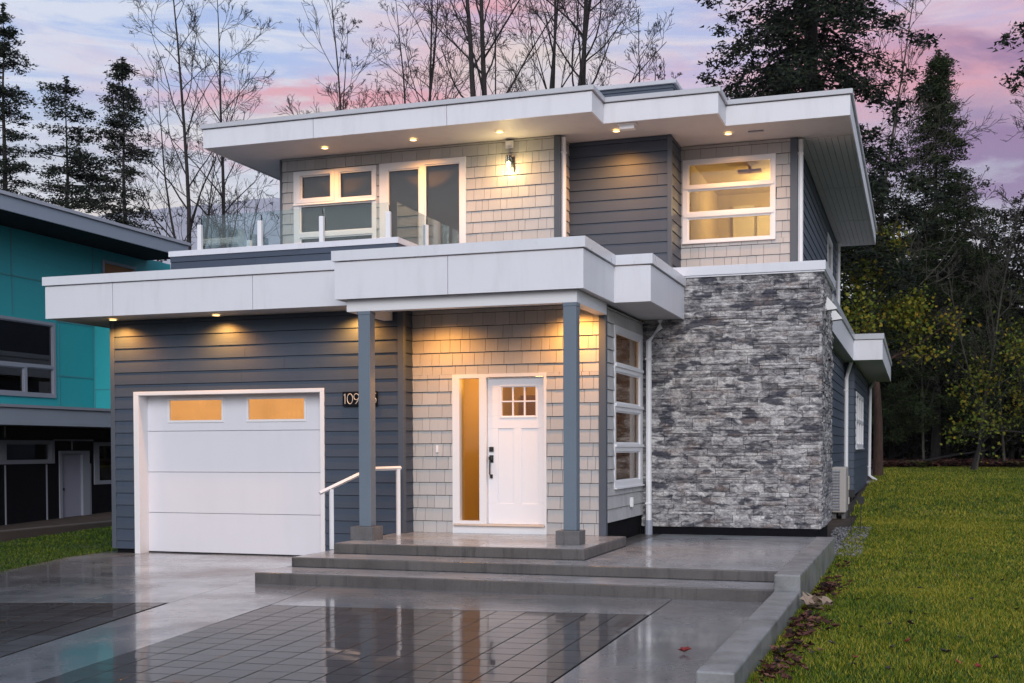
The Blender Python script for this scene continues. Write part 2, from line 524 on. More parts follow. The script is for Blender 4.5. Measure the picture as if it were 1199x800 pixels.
class MB:
    def __init__(s):
        s.v, s.f, s.r = [], [], []

    def add(s, vs, fs, r=None):
        b = len(s.v)
        s.v += [tuple(p) for p in vs]
        s.f += [tuple(b + i for i in f) for f in fs]
        s.r += [random.random() if r is None else r] * len(fs)
        return s

    def hexa(s, p, r=None):
        return s.add(p, [(0, 3, 2, 1), (4, 5, 6, 7), (0, 1, 5, 4), (1, 2, 6, 5), (2, 3, 7, 6), (3, 0, 4, 7)], r)

    def box(s, x0, x1, y0, y1, z0, z1, r=None):
        if x0 > x1: x0, x1 = x1, x0
        if y0 > y1: y0, y1 = y1, y0
        if z0 > z1: z0, z1 = z1, z0
        return s.hexa([(x0, y0, z0), (x1, y0, z0), (x1, y1, z0), (x0, y1, z0), (x0, y0, z1), (x1, y0, z1), (x1, y1, z1), (x0, y1, z1)], r)

    def prism(s, poly, z0, z1, r=None):
        n = len(poly)
        vs = [(x, y, z0) for x, y in poly] + [(x, y, z1) for x, y in poly]
        fs = [tuple(range(n))[::-1], tuple(range(n, 2 * n))] + [(i, (i + 1) % n, n + (i + 1) % n, n + i) for i in range(n)]
        return s.add(vs, fs, r)

    def tube(s, pts, rad, sides=8, r=None, cap=True):
        pts = [Vector(p) for p in pts]
        if not hasattr(rad, '__len__'): rad = [rad] * len(pts)
        rings = []
        for i, p in enumerate(pts):
            t = (pts[min(i + 1, len(pts) - 1)] - pts[max(i - 1, 0)]).normalized()
            a = t.cross(Vector((0, 0, 1)) if abs(t.z) < .95 else Vector((1, 0, 0))).normalized()
            b = t.cross(a)
            rings.append([p + (a * math.cos(2 * math.pi * k / sides) + b * math.sin(2 * math.pi * k / sides)) * rad[i] for k in range(sides)])
        vs = [q for ring in rings for q in ring]
        fs = []
        for i in range(len(pts) - 1):
            for k in range(sides):
                k2 = (k + 1) % sides
                fs.append((i * sides + k, i * sides + k2, (i + 1) * sides + k2, (i + 1) * sides + k))
        if cap:
            fs.append(tuple(range(sides))[::-1])
            fs.append(tuple(range((len(pts) - 1) * sides, len(pts) * sides)))
        return s.add(vs, fs, r)

    def build(s, name, mat, parent=None, bevel=0, smooth=False, origin=None):
        me = bpy.data.meshes.new(name)
        me.from_pydata(s.v, [], s.f)
        bm = bmesh.new(); bm.from_mesh(me)
        bmesh.ops.recalc_face_normals(bm, faces=bm.faces)
        bm.to_mesh(me); bm.free()
        a = me.attributes.new('rnd', 'FLOAT', 'FACE')
        a.data.foreach_set('value', np.array(s.r, 'f'))
        if smooth:
            me.polygons.foreach_set('use_smooth', [True] * len(me.polygons))
        o = link_mesh(name, me, mat, parent, origin)
        if bevel:
            md = o.modifiers.new('bevel', 'BEVEL'); md.width = bevel; md.segments = 2; md.limit_method = 'ANGLE'
        return o


def np_tris(name, verts, rnd, mat, parent=None, origin=None):
    """verts: (n,3,3) array of triangles"""
    n = len(verts)
    me = bpy.data.meshes.new(name)
    me.vertices.add(n * 3)
    me.vertices.foreach_set('co', verts.reshape(-1).astype('f'))
    me.loops.add(n * 3)
    me.loops.foreach_set('vertex_index', np.arange(n * 3, dtype='i'))
    me.polygons.add(n)
    me.polygons.foreach_set('loop_start', np.arange(0, n * 3, 3, dtype='i'))
    me.update(calc_edges=True)
    a = me.attributes.new('rnd', 'FLOAT', 'FACE')
    a.data.foreach_set('value', np.asarray(rnd, 'f'))
    return link_mesh(name, me, mat, parent, origin)


def rects_minus(outer, holes):
    """cut a rectangle (u0,u1,v0,v1) round its holes into rectangles"""
    u0, u1, v0, v1 = outer
    vs = sorted({v0, v1} | {h[2] for h in holes if v0 < h[2] < v1} | {h[3] for h in holes if v0 < h[3] < v1})
    out = []
    for a, b in zip(vs, vs[1:]):
        cur = [(u0, u1)]
        for h in holes:
            if h[2] < b - 1e-6 and h[3] > a + 1e-6:
                nxt = []
                for p, q in cur:
                    if h[1] <= p or h[0] >= q: nxt.append((p, q)); continue
                    if h[0] > p: nxt.append((p, h[0]))
                    if h[1] < q: nxt.append((h[1], q))
                cur = nxt
        out += [(p, q, a, b) for p, q in cur if q - p > 1e-4]
    return out


def mp(axis, c):
    """(u, v, d) -> world; d is outwards. 'Y': faces -Y at y=c, u = x.  'X': faces +X at x=c, u = y."""
    if axis == 'Y': return lambda u, v, d: (u, c - d, v)
    if axis == 'X': return lambda u, v, d: (c + d, u, v)
    return lambda u, v, d: (c - d, u, v)            # 'L' faces -X


def slab(mb, T, u0, u1, v0, v1, db0, db1, dt0, dt1, r=None):
    mb.hexa([T(u0, v0, db0), T(u1, v0, db0), T(u1, v0, db1), T(u0, v0, db1), T(u0, v1, dt0), T(u1, v1, dt0), T(u1, v1, dt1), T(u0, v1, dt1)], r)


def clad(kind, axis, c, u0, u1, v0, v1, phase, holes=(), e=.1795, parent=None, name=None, seed=0):
    rg = random.Random(seed)
    T = mp(axis, c)
    mb = MB()
    lo = phase + math.floor((v0 - phase) / e) * e
    v = lo
    while v < v1 - 1e-4:
        a, b = max(v, v0), min(v + e, v1)
        if b - a > .02:
            for (p, q, va, vb) in rects_minus((u0, u1, a + (.007 if a == v else 0), b), holes):
                def dep(z): return .021 - .015 * (z - v) / e
                if kind == 'lap':
                    cuts = [p]
                    x = u0 + rg.uniform(1.2, 3.6)
                    while x < q:
                        if x > p: cuts.append(x)
                        x += 3.66
                    cuts.append(q)
                    for s0, s1 in zip(cuts, cuts[1:]):
                        slab(mb, T, s0 + .0012, s1 - .0012, va, vb, -.004, dep(va), -.004, dep(vb), rg.random())
                else:
                    x = p - rg.uniform(0, .15)
                    while x < q:
                        w = rg.choice((.11, .14, .155, .18, .2, .225, .26))
                        s0, s1 = max(p, x + .0025), min(q, x + w - .0025)
                        if s1 - s0 > .012:
                            j = rg.uniform(-.0018, .0018)
                            slab(mb, T, s0, s1, va + rg.uniform(0, .002), vb, -.004, dep(va) + j, -.004, dep(vb) + j, rg.random())
                        x += w
        v += e
    # near-black sheathing behind; seen through the slits it stands in for lap shadows
    nb = MB()
    for (p, q, va, vb) in rects_minus((u0, u1, v0, v1), holes):
        slab(nb, T, p, q, va, vb, -.10, -.005, -.10, -.005, .2)
    w = mb.build(name or ('lap_siding' if kind == 'lap' else 'shingle_wall'), M['siding'] if kind == 'lap' else M['shingle'], parent)
    nb.build('sheathing', M['gapdark'], w)
    return w


def window(axis, c, outer, panes, glass, parent, proud=.03, depth=.07, inset=.02, framemat=None, name='window', sill=True, back=None):
    T = mp(axis, c)
    mb = MB()
    for (p, q, a, b) in rects_minus(outer, panes):
        slab(mb, T, p, q, a, b, -depth, proud, -depth, proud, .5)
    w = mb.build(name, framemat or M['vinyl'], parent, origin=None)
    for (p, q, a, b) in panes:
        g = MB(); slab(g, T, p - .004, q + .004, a - .004, b + .004, -inset - .012, -inset, -inset - .012, -inset, .5)
        g.build('pane', glass, w)
        s = MB()
        t = .022
        for (p2, q2, a2, b2) in rects_minus((p, q, a, b), [(p + t, q - t, a + t, b - t)]):
            slab(s, T, p2, q2, a2, b2, -inset + .002, proud * .35, -inset + .002, proud * .35, .5)
        s.build('sash', framemat or M['vinyl'], w)
    if sill:
        s = MB(); slab(s, T, outer[0] - .0, outer[1] + .0, outer[2] - .022, outer[2] - .001, 0, proud + .03, 0, proud + .03, .5)
        s.build('sill', framemat or M['vinyl'], w)
    if back:
        s = MB(); slab(s, T, outer[0] + .02, outer[1] - .02, outer[2] + .02, outer[3] - .02, -depth - .06, -depth - .05, -depth - .06, -depth - .05, .5)
        s.build('blind', back, w)
    return w


def spot(name, loc, energy, color=(1, .42, .085), size=R(120), blend=.6, rad=.04, direction=(0, 0, -1)):
    d = bpy.data.lights.new(name, 'SPOT')
    d.energy = energy; d.color = color; d.spot_size = size; d.spot_blend = blend; d.shadow_soft_size = rad
    o = bpy.data.objects.new(name, d)
    C.objects.link(o)
    o.location = loc
    o.rotation_euler = Vector(direction).to_track_quat('-Z', 'Y').to_euler()
    return o


def point(name, loc, energy, color, rad=.05):
    d = bpy.data.lights.new(name, 'POINT')
    d.energy = energy; d.color = color; d.shadow_soft_size = rad
    o = bpy.data.objects.new(name, d)
    C.objects.link(o)
    o.location = loc
    return o


# ------------------------------------------------------------------ ground and paving


def terr(x, y):
    h = 0.0
    if y > 16: h += .029 * (min(y, 60) - 16)
    if y > 60: h += .002 * (y - 60)
    return h


def build_terrain():
    xs = np.concatenate([np.linspace(-1500, -80, 12), np.linspace(-60, 60, 49), np.linspace(80, 1500, 12)])
    ys = np.concatenate([np.linspace(-1500, -40, 10), np.linspace(-30, 16, 12), np.linspace(17, 80, 40), np.linspace(90, 1500, 16)])
    mb = MB()
    vs = []
    for y in ys:
        for x in xs:
            vs.append((x, y, terr(x, y) - .03))
    n = len(xs)
    fs = [(j * n + i, j * n + i + 1, (j + 1) * n + i + 1, (j + 1) * n + i) for j in range(len(ys) - 1) for i in range(n - 1)]
    mb.add(vs, fs, .5)
    tag(mb.build('ground', M['ground'], origin=(0, 0, 0)), kind='structure')
    # lawns
    for nm, x0, x1, y0, y1, ny in (('lawn', -1.04, 26, -6, 45.0, 40), ('side_lawn', -14.36, -11.66, 2, 30, 24)):
        mb = MB()
        yy = np.linspace(y0, y1, ny)
        xx = np.linspace(x0, x1, 10)
        vs = []
        for y in yy:
            for i, x in enumerate(xx):
                e = 0
                if nm == 'lawn' and y > 44: pass
                vs.append((x, y, terr(x, y) + .008))
        n = len(xx)
        fs = [(j * n + i, j * n + i + 1, (j + 1) * n + i + 1, (j + 1) * n + i) for j in range(len(yy) - 1) for i in range(n - 1)]
        mb.add(vs, fs, .5)
        tag(mb.build(nm, M['lawn'], origin=(0, 0, 0)), kind='structure')
    # the bit of lawn that hugs the curved driveway edge
    mb = MB()
    mb.prism([(-11.66, 2), (-11.66, 15.6), (-11.55, 14.4), (-11.0, 12.4), (-9.9, 8.2), (-9.0, 2)][::-1], -.02, .009)
    tag(mb.build('lawn_edge', M['lawn'], origin=(0, 0, 0)), kind='structure')


build_terrain()


def driveway():
    # concrete panels with open joints between them
    A = [(-7.53, 12.75), (-7.13, 10.45), (-6.45, 7.26), (-5.80, 4.2), (-5.3, 2)]
    B = [(-6.37, 12.22), (-6.07, 10.55), (-5.52, 6.56), (-5.20, 4.2), (-4.95, 2)]
    g = .006
    top = .004
    panels = [
        ('driveway', [(-11.0, 12.4), (-11.55, 14.4), (-11.66, 15.6), (-11.2, 15.62), (-7.85, 15.62), (-7.10, 15.4), (-7.10, 13.9), (-7.53, 12.75), (-7.13, 10.42), (-10.2, 9.55), (-10.24, 9.9)]),
        ('driveway_strip', [(-7.53 + g, 12.75), (-7.12, 13.9), (-7.12, 12.215), (-6.37 - g, 12.215), B[1], B[2], B[3], B[4], (A[4][0] + g, 2), (A[3][0] + g, 4.2), (A[2][0] + g, 7.26), (A[1][0] + g, 10.42)]),
        ('driveway_apron', [(-6.37 + g, 12.215), (-2.345 - g, 12.215), (-2.33 - g, 11.03), (-6.06, 10.56)]),
        ('driveway_side_strip', [(-2.345 + g, 12.215), (-1.28, 12.215), (-1.26, 9), (-1.22, 2), (-2.15 + g, 2), (-2.26 + g, 7.6), (-2.32 + g, 11.02)]),
        ('driveway_margin', [(-10.24, 9.9), (-10.2, 9.55), (-9.9, 8.1), (-9.1, 2), (-8.3, 2), (-9.55, 9.7)]),
    ]
    for nm, poly in panels[:4]:
        mb = MB(); mb.prism(poly[::-1], -.06, top)
        tag(mb.build(nm, M['concrete_drive'], origin=(0, 0, 0)), kind='structure')
    mb = MB(); mb.prism([(-12, 2), (-12, 15.6), (-1.2, 15.6), (-1.2, 2)], -.09, -.026)
    tag(mb.build('driveway_bed', M['black'], origin=(0, 0, 0)), kind='structure')

    def field(nm, TL, TR, BR, BL, nx, ny, seed, jw=.0035):
        rg = random.Random(seed)
        mb = MB()
        def P(s, t):
            a = Vector(TL).lerp(Vector(TR), s); b = Vector(BL).lerp(Vector(BR), s)
            return a.lerp(b, t)
        for j in range(ny):
            for i in range(nx):
                s0, s1 = i / nx, (i + 1) / nx
                t0, t1 = j / ny, (j + 1) / ny
                es, et = jw / .28 / nx, jw * 1.3 / .28 / ny
                q = [P(s0 + es, t1 - et), P(s1 - es, t1 - et), P(s1 - es, t0 + et), P(s0 + es, t0 + et)]
                tx, ty = rg.uniform(-.0005, .0005), rg.uniform(-.0005, .0005)
                dz = rg.uniform(-.0006, .0006)
                zz = [top + dz - tx - ty, top + dz + tx - ty, top + dz + tx + ty, top + dz - tx + ty]
                ch = .0012
                c = (q[0] + q[1] + q[2] + q[3]) / 4
                inn = [p + (c - p).normalized() * .004 for p in q]
                vs = [(p.x, p.y, -.02) for p in q] + [(p.x, p.y, z - ch) for p, z in zip(q, zz)] + [(p.x, p.y, z) for p, z in zip(inn, zz)]
                fs = [(3, 2, 1, 0), (8, 9, 10, 11)] + [(k, (k + 1) % 4, 4 + (k + 1) % 4, 4 + k) for k in range(4)] + [(4 + k, 4 + (k + 1) % 4, 8 + (k + 1) % 4, 8 + k) for k in range(4)]
                mb.add(vs, fs, rg.random())
        o = tag(mb.build(nm, M['paver'], origin=(0, 0, 0)), kind='structure')
    field('paving', (-6.055, 10.54), (-2.335, 11.0), (-2.16, 2), (-4.94, 2), 13, 34, 3)
    field('paving_left', (-9.9, 9.62), (-7.15, 10.40), (-5.32, 2), (-8.3, 2), 9, 32, 5, jw=.009)


driveway()

# ------------------------------------------------------------------ the house
house = thing('house', (-6.4, 15.28, 0), 'two storey flat-roofed house with dark siding, grey shingles and a stacked stone corner', 'house')

# ---- ground floor walls
clad('lap', 'Y', 15.28, -11.40, -6.69, .07, 3.47, 1.976, [(-11.04, -7.88, -1, 2.41)], parent=house, seed=1)
clad('lap', 'X', -6.69, 15.28, 15.62, .36, 3.47, 1.976, parent=house, seed=2)
clad('shingle', 'Y', 15.62, -6.69, -3.94, .385, 3.47, 1.977, [(-6.08, -4.72, -1, 2.575)], parent=house, seed=3)
clad('shingle', 'X', -3.92, 15.62, 17.95, .53, 3.44, 1.977, [(16.11, 17.90, 1.01, 3.24)], parent=house, seed=4)
clad('lap', 'L', -11.42, 15.28, 27.0, .07, 3.47, 1.976, parent=house, seed=5)
# dark foundation below the cladding
for b in ((-11.38, -11.05, 15.30, 15.5, 0, .068), (-7.87, -6.72, 15.30, 15.5, 0, .355), (-4.1, -3.945, 15.64, 17.95, .2, .525), (-3.93, -1.345, 17.99, 18.0, .15, .368),
          (-1.36, -1.345, 18.0, 20.19, 0, .368), (-1.9, -1.57, 20.2, 28.3, .1, .42), (-1.9, -1.35, 28.33, 36.1, .2, .478)):
    MB().box(*b).build('foundation', M['black'], house)

MB().box(-4.04, -3.935, 17.935, 18.1, .2, 3.44).build('light_leak_blocker', M['gapdark'], house)  # unseen filler added to stop hall light leaking out at this corner
# corner trims
def trim(name, boxes, mat=None):
    mb = MB()
    for b in boxes: mb.box(*b)
    mb.build(name, mat or M['siding_trim'], house, bevel=.003)
trim('corner_trim', [(-6.75, -6.665, 15.255, 15.28, .36, 3.47), (-6.69, -6.665, 15.28, 15.34, .36, 3.47)])
trim('corner_trim', [(-3.99, -3.895, 15.59, 15.62, .385, 3.47), (-3.92, -3.895, 15.62, 15.69, .385, 3.47)])
trim('corner_trim', [(-11.445, -11.37, 15.255, 15.28, .07, 3.47), (-11.445, -11.42, 15.28, 15.34, .07, 3.47)])
trim('corner_trim', [(-5.47, -5.365, 18.52, 18.55, 4.1, 6.52), (-5.39, -5.365, 18.55, 18.62, 4.1, 6.52)])
trim('corner_trim', [(-3.755, -3.69, 19.07, 19.1, 4.1, 6.52), (-3.71, -3.69, 19.1, 19.16, 4.1, 6.52)])
trim('corner_trim', [(-1.93, -1.815, 19.92, 19.95, 4.1, 6.52), (-1.84, -1.815, 19.95, 20.02, 4.1, 6.52)])
trim('corner_trim', [(-10.385, -10.345, 18.52, 18.56, 4.1, 6.52)])

# ---- upper floor walls
clad('shingle', 'Y', 18.55, -10.36, -5.41, 4.1, 6.52, 5.949, [(-10.12, -8.57, 4.9, 6.295), (-8.51, -6.97, 4.2, 6.311)], parent=house, seed=6)
clad('shingle', 'X', -5.39, 18.55, 19.10, 4.1, 6.52, 5.949, parent=house, seed=7)
clad('lap', 'Y', 19.10, -5.39, -3.71, 4.1, 6.52, 5.915, parent=house, seed=8)
clad('lap', 'X', -3.71, 19.10, 19.95, 4.1, 6.52, 5.915, parent=house, seed=9)
clad('shingle', 'Y', 19.95, -3.71, -1.84, 4.1, 6.52, 5.929, [(-3.67, -2.16, 4.94, 6.297)], parent=house, seed=10)
clad('lap', 'X', -1.84, 19.95, 30.2, 4.0, 6.52, 5.929, [(27.0, 28.6, 5.3, 6.2)], parent=house, seed=11)
clad('lap', 'L', -10.36, 18.55, 30.2, 4.0, 6.52, 5.929, parent=house, seed=12)
mb = MB(); mb.box(-10.34, -1.86, 30.0, 30.2, 3.9, 6.5); mb.box(-11.4, -1.56, 26.9, 27.1, 0, 3.47); mb.build('back_wall', M['siding'], house)
# main floor right side and wing
clad('lap', 'X', -1.54, 20.2, 28.3, .42, 3.47, 1.976, parent=house, seed=13)
clad('lap', 'Y', 28.3, -1.54, -1.32, .48, 3.47, 1.976, parent=house, seed=14)
clad('lap', 'X', -1.32, 28.3, 36.4, .48, 3.47, 1.976, [(29.0, 32.9, 1.53, 2.85)], parent=house, seed=15)
mb = MB(); mb.box(-5, -1.35, 36.2, 36.4, .3, 3.47); mb.build('back_wall', M['siding'], house)
window('X', -1.32, (29.0, 32.9, 1.53, 2.85), [(29.1, 30.25, 1.63, 2.15), (29.1, 30.25, 2.22, 2.76), (30.4, 31.5, 1.63, 2.15), (30.4, 31.5, 2.22, 2.76), (31.65, 32.8, 1.63, 2.15), (31.65, 32.8, 2.22, 2.76)], M['glass'], house, back=M['dimroom'])
window('X', -1.84, (27.0, 28.6, 5.3, 6.2), [(27.1, 28.5, 5.4, 6.1)], M['glass'], house, back=M['dimroom'])

# ---- stacked stone block
def stone_wall():
    rg = random.Random(21)
    def face(axis, c, u0, u1, v0, v1, mb):
        T = mp(axis, c)
        v = v0
        while v < v1 - .01:
            h = rg.choice((.055, .07, .085, .1, .115, .13))
            if v + h > v1 - .03: h = v1 - v
            u = u0 - rg.uniform(0, .3)
            while u < u1:
                L = rg.uniform(.16, .75)
                a, b = max(u0, u), min(u1, u + L)
                if b - a > .01:
                    # a big slab sometimes splits into two thin courses
                    subs = [(v, v + h)]
                    if h > .08 and rg.random() < .4: m = v + h * rg.uniform(.4, .6); subs = [(v, m), (m, v + h)]
                    for (va, vb) in subs:
                        d = rg.uniform(.012, .030) if rg.random() < .88 else rg.uniform(.030, .042)
                        r = min(1, max(0, rg.gauss(.5, .24)))
                        nu = max(1, int((b - a) / .09))
                        base = len(mb.v)
                        us = [a + (b - a) * i / nu for i in range(nu + 1)]
                        rows = [(va + .0005, -.02, 0), (va + .002, d - .006, .003), (va + (vb - va) * .35, d, .005), (va + (vb - va) * .7, d, .005), (vb - .002, d - .006, .003), (vb - .0005, -.02, 0)]
                        for (zz, dd, jj) in rows:
                            for i, uu in enumerate(us):
                                eu = .003 if i == 0 else (-.003 if i == nu else 0)
                                mb.v.append(T(uu + eu, zz + rg.uniform(-.001, .001), dd + rg.uniform(-jj, jj)))
                        W = nu + 1
                        for j in range(5):
                            for i in range(nu):
                                mb.f.append((base + j * W + i, base + j * W + i + 1, base + (j + 1) * W + i + 1, base + (j + 1) * W + i)); mb.r.append(r)
                        for i in (0, nu):
                            mb.f.append(tuple(base + j * W + i for j in range(6))); mb.r.append(r)
                u += L
            v += h
    mb = MB()
    face('Y', 17.99, -3.93, -1.30, .37, 4.10, mb)
    face('X', -1.30, 17.96, 20.23, .37, 4.10, mb)
    w = mb.build('stacked_stone_wall', M['stone'], house)
    nb = MB(); nb.box(-3.92, -1.33, 18.02, 18.2, .37, 4.09); nb.box(-1.5, -1.33, 18.2, 20.2, .37, 4.09); nb.box(-1.9, -1.33, 20.14, 20.21, .37, 4.09)
    nb.build('mortar_backing', M['black'], w)
stone_wall()
mb = MB(); mb.box(-3.55, -1.235, 17.93, 20.0, 4.11, 4.245); mb.box(-1.9, -1.235, 20.0, 20.26, 4.11, 4.245)
mb.box(-3.27, -1.25, 17.945, 20.24, 4.085, 4.108)
mb.build('stone_wall_cap', M['cap'], house, bevel=.004)

# ---- fascias, caps, soffits
def fascia_run(poly, z0, z1, seams, mat, closed=True, name='fascia', th=.025, gap=.008):
    """boards along a polyline (counter-clockwise seen from above keeps outside to the right)"""
    mb = MB()
    n = len(poly)
    P = [Vector(p) for p in poly]
    def inn(i):
        if not closed and i in (0, n - 1):
            d = (P[1] - P[0]).normalized() if i == 0 else (P[-1] - P[-2]).normalized()
            return P[i] - Vector((d.y, -d.x)) * th
        d0 = (P[i] - P[i - 1]).normalized(); d1 = (P[(i + 1) % n] - P[i]).normalized()
        n0, n1 = Vector((d0.y, -d0.x)), Vector((d1.y, -d1.x))
        m = n0 + n1; m = m / max(1e-6, m.dot(n0))
        return P[i] - m * th
    for i in range(n if closed else n - 1):
        a, b = P[i], P[(i + 1) % n]
        d = (b - a); L = d.length; d = d / L
        nrm = Vector((d.y, -d.x))
        cuts = [0] + sorted(s for (k, s) in seams if k == i) + [L]
        for s0, s1 in zip(cuts, cuts[1:]):
            p = a if s0 == 0 else a + d * (s0 + gap / 2)
            q = b if s1 == L else a + d * (s1 - gap / 2)
            p2 = inn(i) if s0 == 0 else p - nrm * th
            q2 = inn((i + 1) % n) if s1 == L else q - nrm * th
            if s0 == 0: p = p + d * .0008; p2 = p2 + d * .0008
            mb.prism([tuple(p), tuple(q), tuple(q2), tuple(p2)], z0, z1)
    return mb.build(name, mat, house)


def cap_ring(poly, z0, z1, out, inn, mat, closed=True, name='parapet_cap'):
    """a ledge round a polygon: outset by out, inset by inn"""
    n = len(poly)
    P = [Vector(p) for p in poly]
    def off(i, dist):
        if not closed and i in (0, n - 1):
            d = (P[1] - P[0]).normalized() if i == 0 else (P[-1] - P[-2]).normalized()
            return P[i] + Vector((d.y, -d.x)) * dist
        d0 = (P[i] - P[i - 1]).normalized(); d1 = (P[(i + 1) % n] - P[i]).normalized()
        n0, n1 = Vector((d0.y, -d0.x)), Vector((d1.y, -d1.x))
        m = (n0 + n1); m = m / max(1e-6, m.dot(n0))
        return P[i] + m * dist
    o = [off(i, out) for i in range(n)]; k = [off(i, -inn) for i in range(n)]
    vs, fs = [], []
    for i in range(n):
        vs += [(*o[i], z0), (*o[i], z1), (*k[i], z1 - .012), (*k[i], z0)]
    for i in range(n if closed else n - 1):
        j = (i + 1) % n
        for e in range(4):
            fs.append((i * 4 + e, j * 4 + e, j * 4 + (e + 1) % 4, i * 4 + (e + 1) % 4))
    if not closed:
        fs.append((0, 1, 2, 3)); fs.append(tuple((n - 1) * 4 + e for e in (3, 2, 1, 0)))
    mb = MB(); mb.add(vs, fs)
    return mb.build(name, mat, house)


# upper roof
UP = [(-11.17, 17.39), (-4.55, 17.39), (-4.55, 18.09), (-2.80, 18.09), (-2.80, 18.84), (-.95, 18.84), (-.95, 31.0), (-11.17, 31.0)]
def inset(poly, d):
    n = len(poly); P = [Vector(p) for p in poly]; r = []
    for i in range(n):
        d0 = (P[i] - P[i - 1]).normalized(); d1 = (P[(i + 1) % n] - P[i]).normalized()
        n0, n1 = Vector((d0.y, -d0.x)), Vector((d1.y, -d1.x)); m = n0 + n1; m = m / m.dot(n0)
        r.append(tuple(P[i] - m * d))
    return r
fascia_run(UP, 6.52, 6.820, [(0, 2.03), (0, 4.32)], M['white'])
cap_ring(UP, 6.835, 6.905, .035, .12, M['upcap'], name='roof_edge_cap')
mb = MB(); mb.prism(inset(UP, .03), 6.53, 6.832); mb.build('roof', M['soffit'], house)
# grooved soffit along the right side
mb = MB()
x = -1.80
while x < -.985:
    mb.box(x, min(x + .092, -.98), 20.05, 30.9, 6.508, 6.5295)
    x += .1
mb.build('ribbed_soffit', M['soffit'], house)
for y in (24.0, 27.5): MB().box(-1.80, -.98, y, y + .05, 6.500, 6.507).build('soffit_batten', M['soffit'], house)
mb = MB(); mb.box(-2.52, -2.28, 19.3, 19.36, 6.512, 6.529); mb.build('soffit_vent', M['ntrim'], house)
mb = MB(); mb.box(-4.33, -4.1, 18.2, 18.33, 6.44, 6.529); mb.box(-4.36, -4.07, 18.18, 18.35, 6.51, 6.529)
mb.build('soffit_junction_box', M['vinyl'], house, bevel=.006)

# stair pop-up on the roof
w = clad('lap', 'Y', 20.02, -8.0, -3.85, 6.87, 7.60, 5.915, parent=house, seed=30, name='roof_popup_wall')
clad('lap', 'X', -3.85, 20.02, 23.5, 6.87, 7.60, 5.915, parent=house, seed=31, name='roof_popup_wall')
mb = MB(); mb.box(-8.1, -3.79, 19.96, 23.6, 7.60, 7.665); mb.build('roof_popup_cap', M['upcap'], house, bevel=.004)

# garage roof and entry canopy
GAR = [(-12.08, 14.62), (-7.07, 14.62), (-7.07, 14.0), (-3.77, 14.0), (-3.77, 15.55), (-3.28, 15.55), (-3.28, 17.96), (-3.95, 17.96), (-3.95, 20.0), (-11.2, 20.0), (-12.08, 20.0)]
SOF = 3.47
fascia_run([(-12.08, 27.2), (-12.08, 14.62), (-7.07, 14.62)], SOF, 3.936, [(1, 1.17), (1, 3.45)], M['white'], closed=False)
fascia_run([(-7.07, 14.62), (-7.07, 14.0), (-3.77, 14.0), (-3.77, 15.55), (-3.28, 15.55), (-3.28, 17.96)], SOF - .002, 3.941, [(1, 1.56)], M['white'], closed=False)
cap_ring([(-12.08, 27.2), (-12.08, 14.62), (-7.08, 14.62)], 3.95, 4.075, .03, .14, M['cap'], closed=False)
cap_ring([(-7.07, 14.8), (-7.07, 14.0), (-3.77, 14.0), (-3.77, 15.55), (-3.28, 15.55), (-3.28, 17.93)], 3.955, 4.085, .03, .14, M['cap'], closed=False)
mb = MB()
mb.prism([(-12.05, 14.65), (-7.05, 14.65), (-7.05, 14.03), (-3.8, 14.03), (-3.8, 15.58), (-3.31, 15.58), (-3.31, 17.96), (-3.95, 17.96), (-3.95, 19.0), (-12.05, 19.0)], SOF + .008, 3.93)
mb.box(-12.05, -1.6, 19.0, 27.2, SOF + .008, 3.93)
mb.build('lower_roof', M['soffit'], house)
# beam and posts of the entry
mb = MB()
mb.box(-6.95, -3.88, 14.10, 14.24, 3.315, SOF + .004)
mb.box(-4.02, -3.88, 14.24, 15.60, 3.315, SOF + .004)
mb.box(-6.95, -6.82, 14.24, 15.25, 3.315, SOF + .004)
mb.build('porch_beam', M['beam'], house, bevel=.004)
for x0, x1, b0, b1 in ((-4.05, -3.885, -4.125, -3.825), (-6.785, -6.62, -6.87, -6.54)):
    mb = MB(); mb.box(x0, x1, 14.09, 14.25, .555, 3.313)
    mb.box(x0 - .006, x1 + .006, 14.084, 14.256, 3.27, 3.312)
    p = mb.build('porch_post', M['post'], house, bevel=.006)
    nb = MB(); nb.box(b0, b1, 14.0, 14.29, .381, .555); nb.build('post_base', M['concrete_base'], p, bevel=.008)

# right wing fascia
fascia_run([(-1.30, 20.26), (-1.30, 27.6), (-.69, 27.6), (-.69, 37.0), (-1.3, 37.0)], SOF, 3.905, [], M['white'], closed=False)
cap_ring([(-1.30, 20.26), (-1.30, 27.6), (-.69, 27.6), (-.69, 37.0), (-1.3, 37.0)], 3.92, 4.04, .03, .14, M['upcap'], closed=False)
mb = MB(); mb.box(-1.9, -1.325, 20.3, 27.2, SOF + .01, 3.95); mb.box(-5, -.72, 27.63, 36.9, SOF + .01, 3.95); mb.box(-1.9, -1.33, 27.2, 27.63, SOF + .01, 3.95); mb.build('wing_roof', M['soffit'], house)

# balcony parapet
clad('lap', 'Y', 16.32, -11.08, -7.22, 4.0, 4.575, 5.915, parent=house, seed=40, name='balcony_parapet')
clad('lap', 'X', -7.22, 16.32, 18.5, 4.0, 4.575, 5.915, parent=house, seed=41, name='balcony_parapet')
clad('lap', 'L', -11.08, 16.32, 20.5, 4.0, 4.575, 5.915, parent=house, seed=42, name='balcony_parapet')
cap_ring([(-11.08, 20.5), (-11.08, 16.32), (-7.22, 16.32), (-7.22, 18.53)], 4.57, 4.655, .03, .16, M['cap'], closed=False, name='balcony_cap')
mb = MB(); mb.box(-11.0, -7.3, 16.42, 18.45, 4.1, 4.25); mb.build('balcony_deck', M['ntrim'], house)

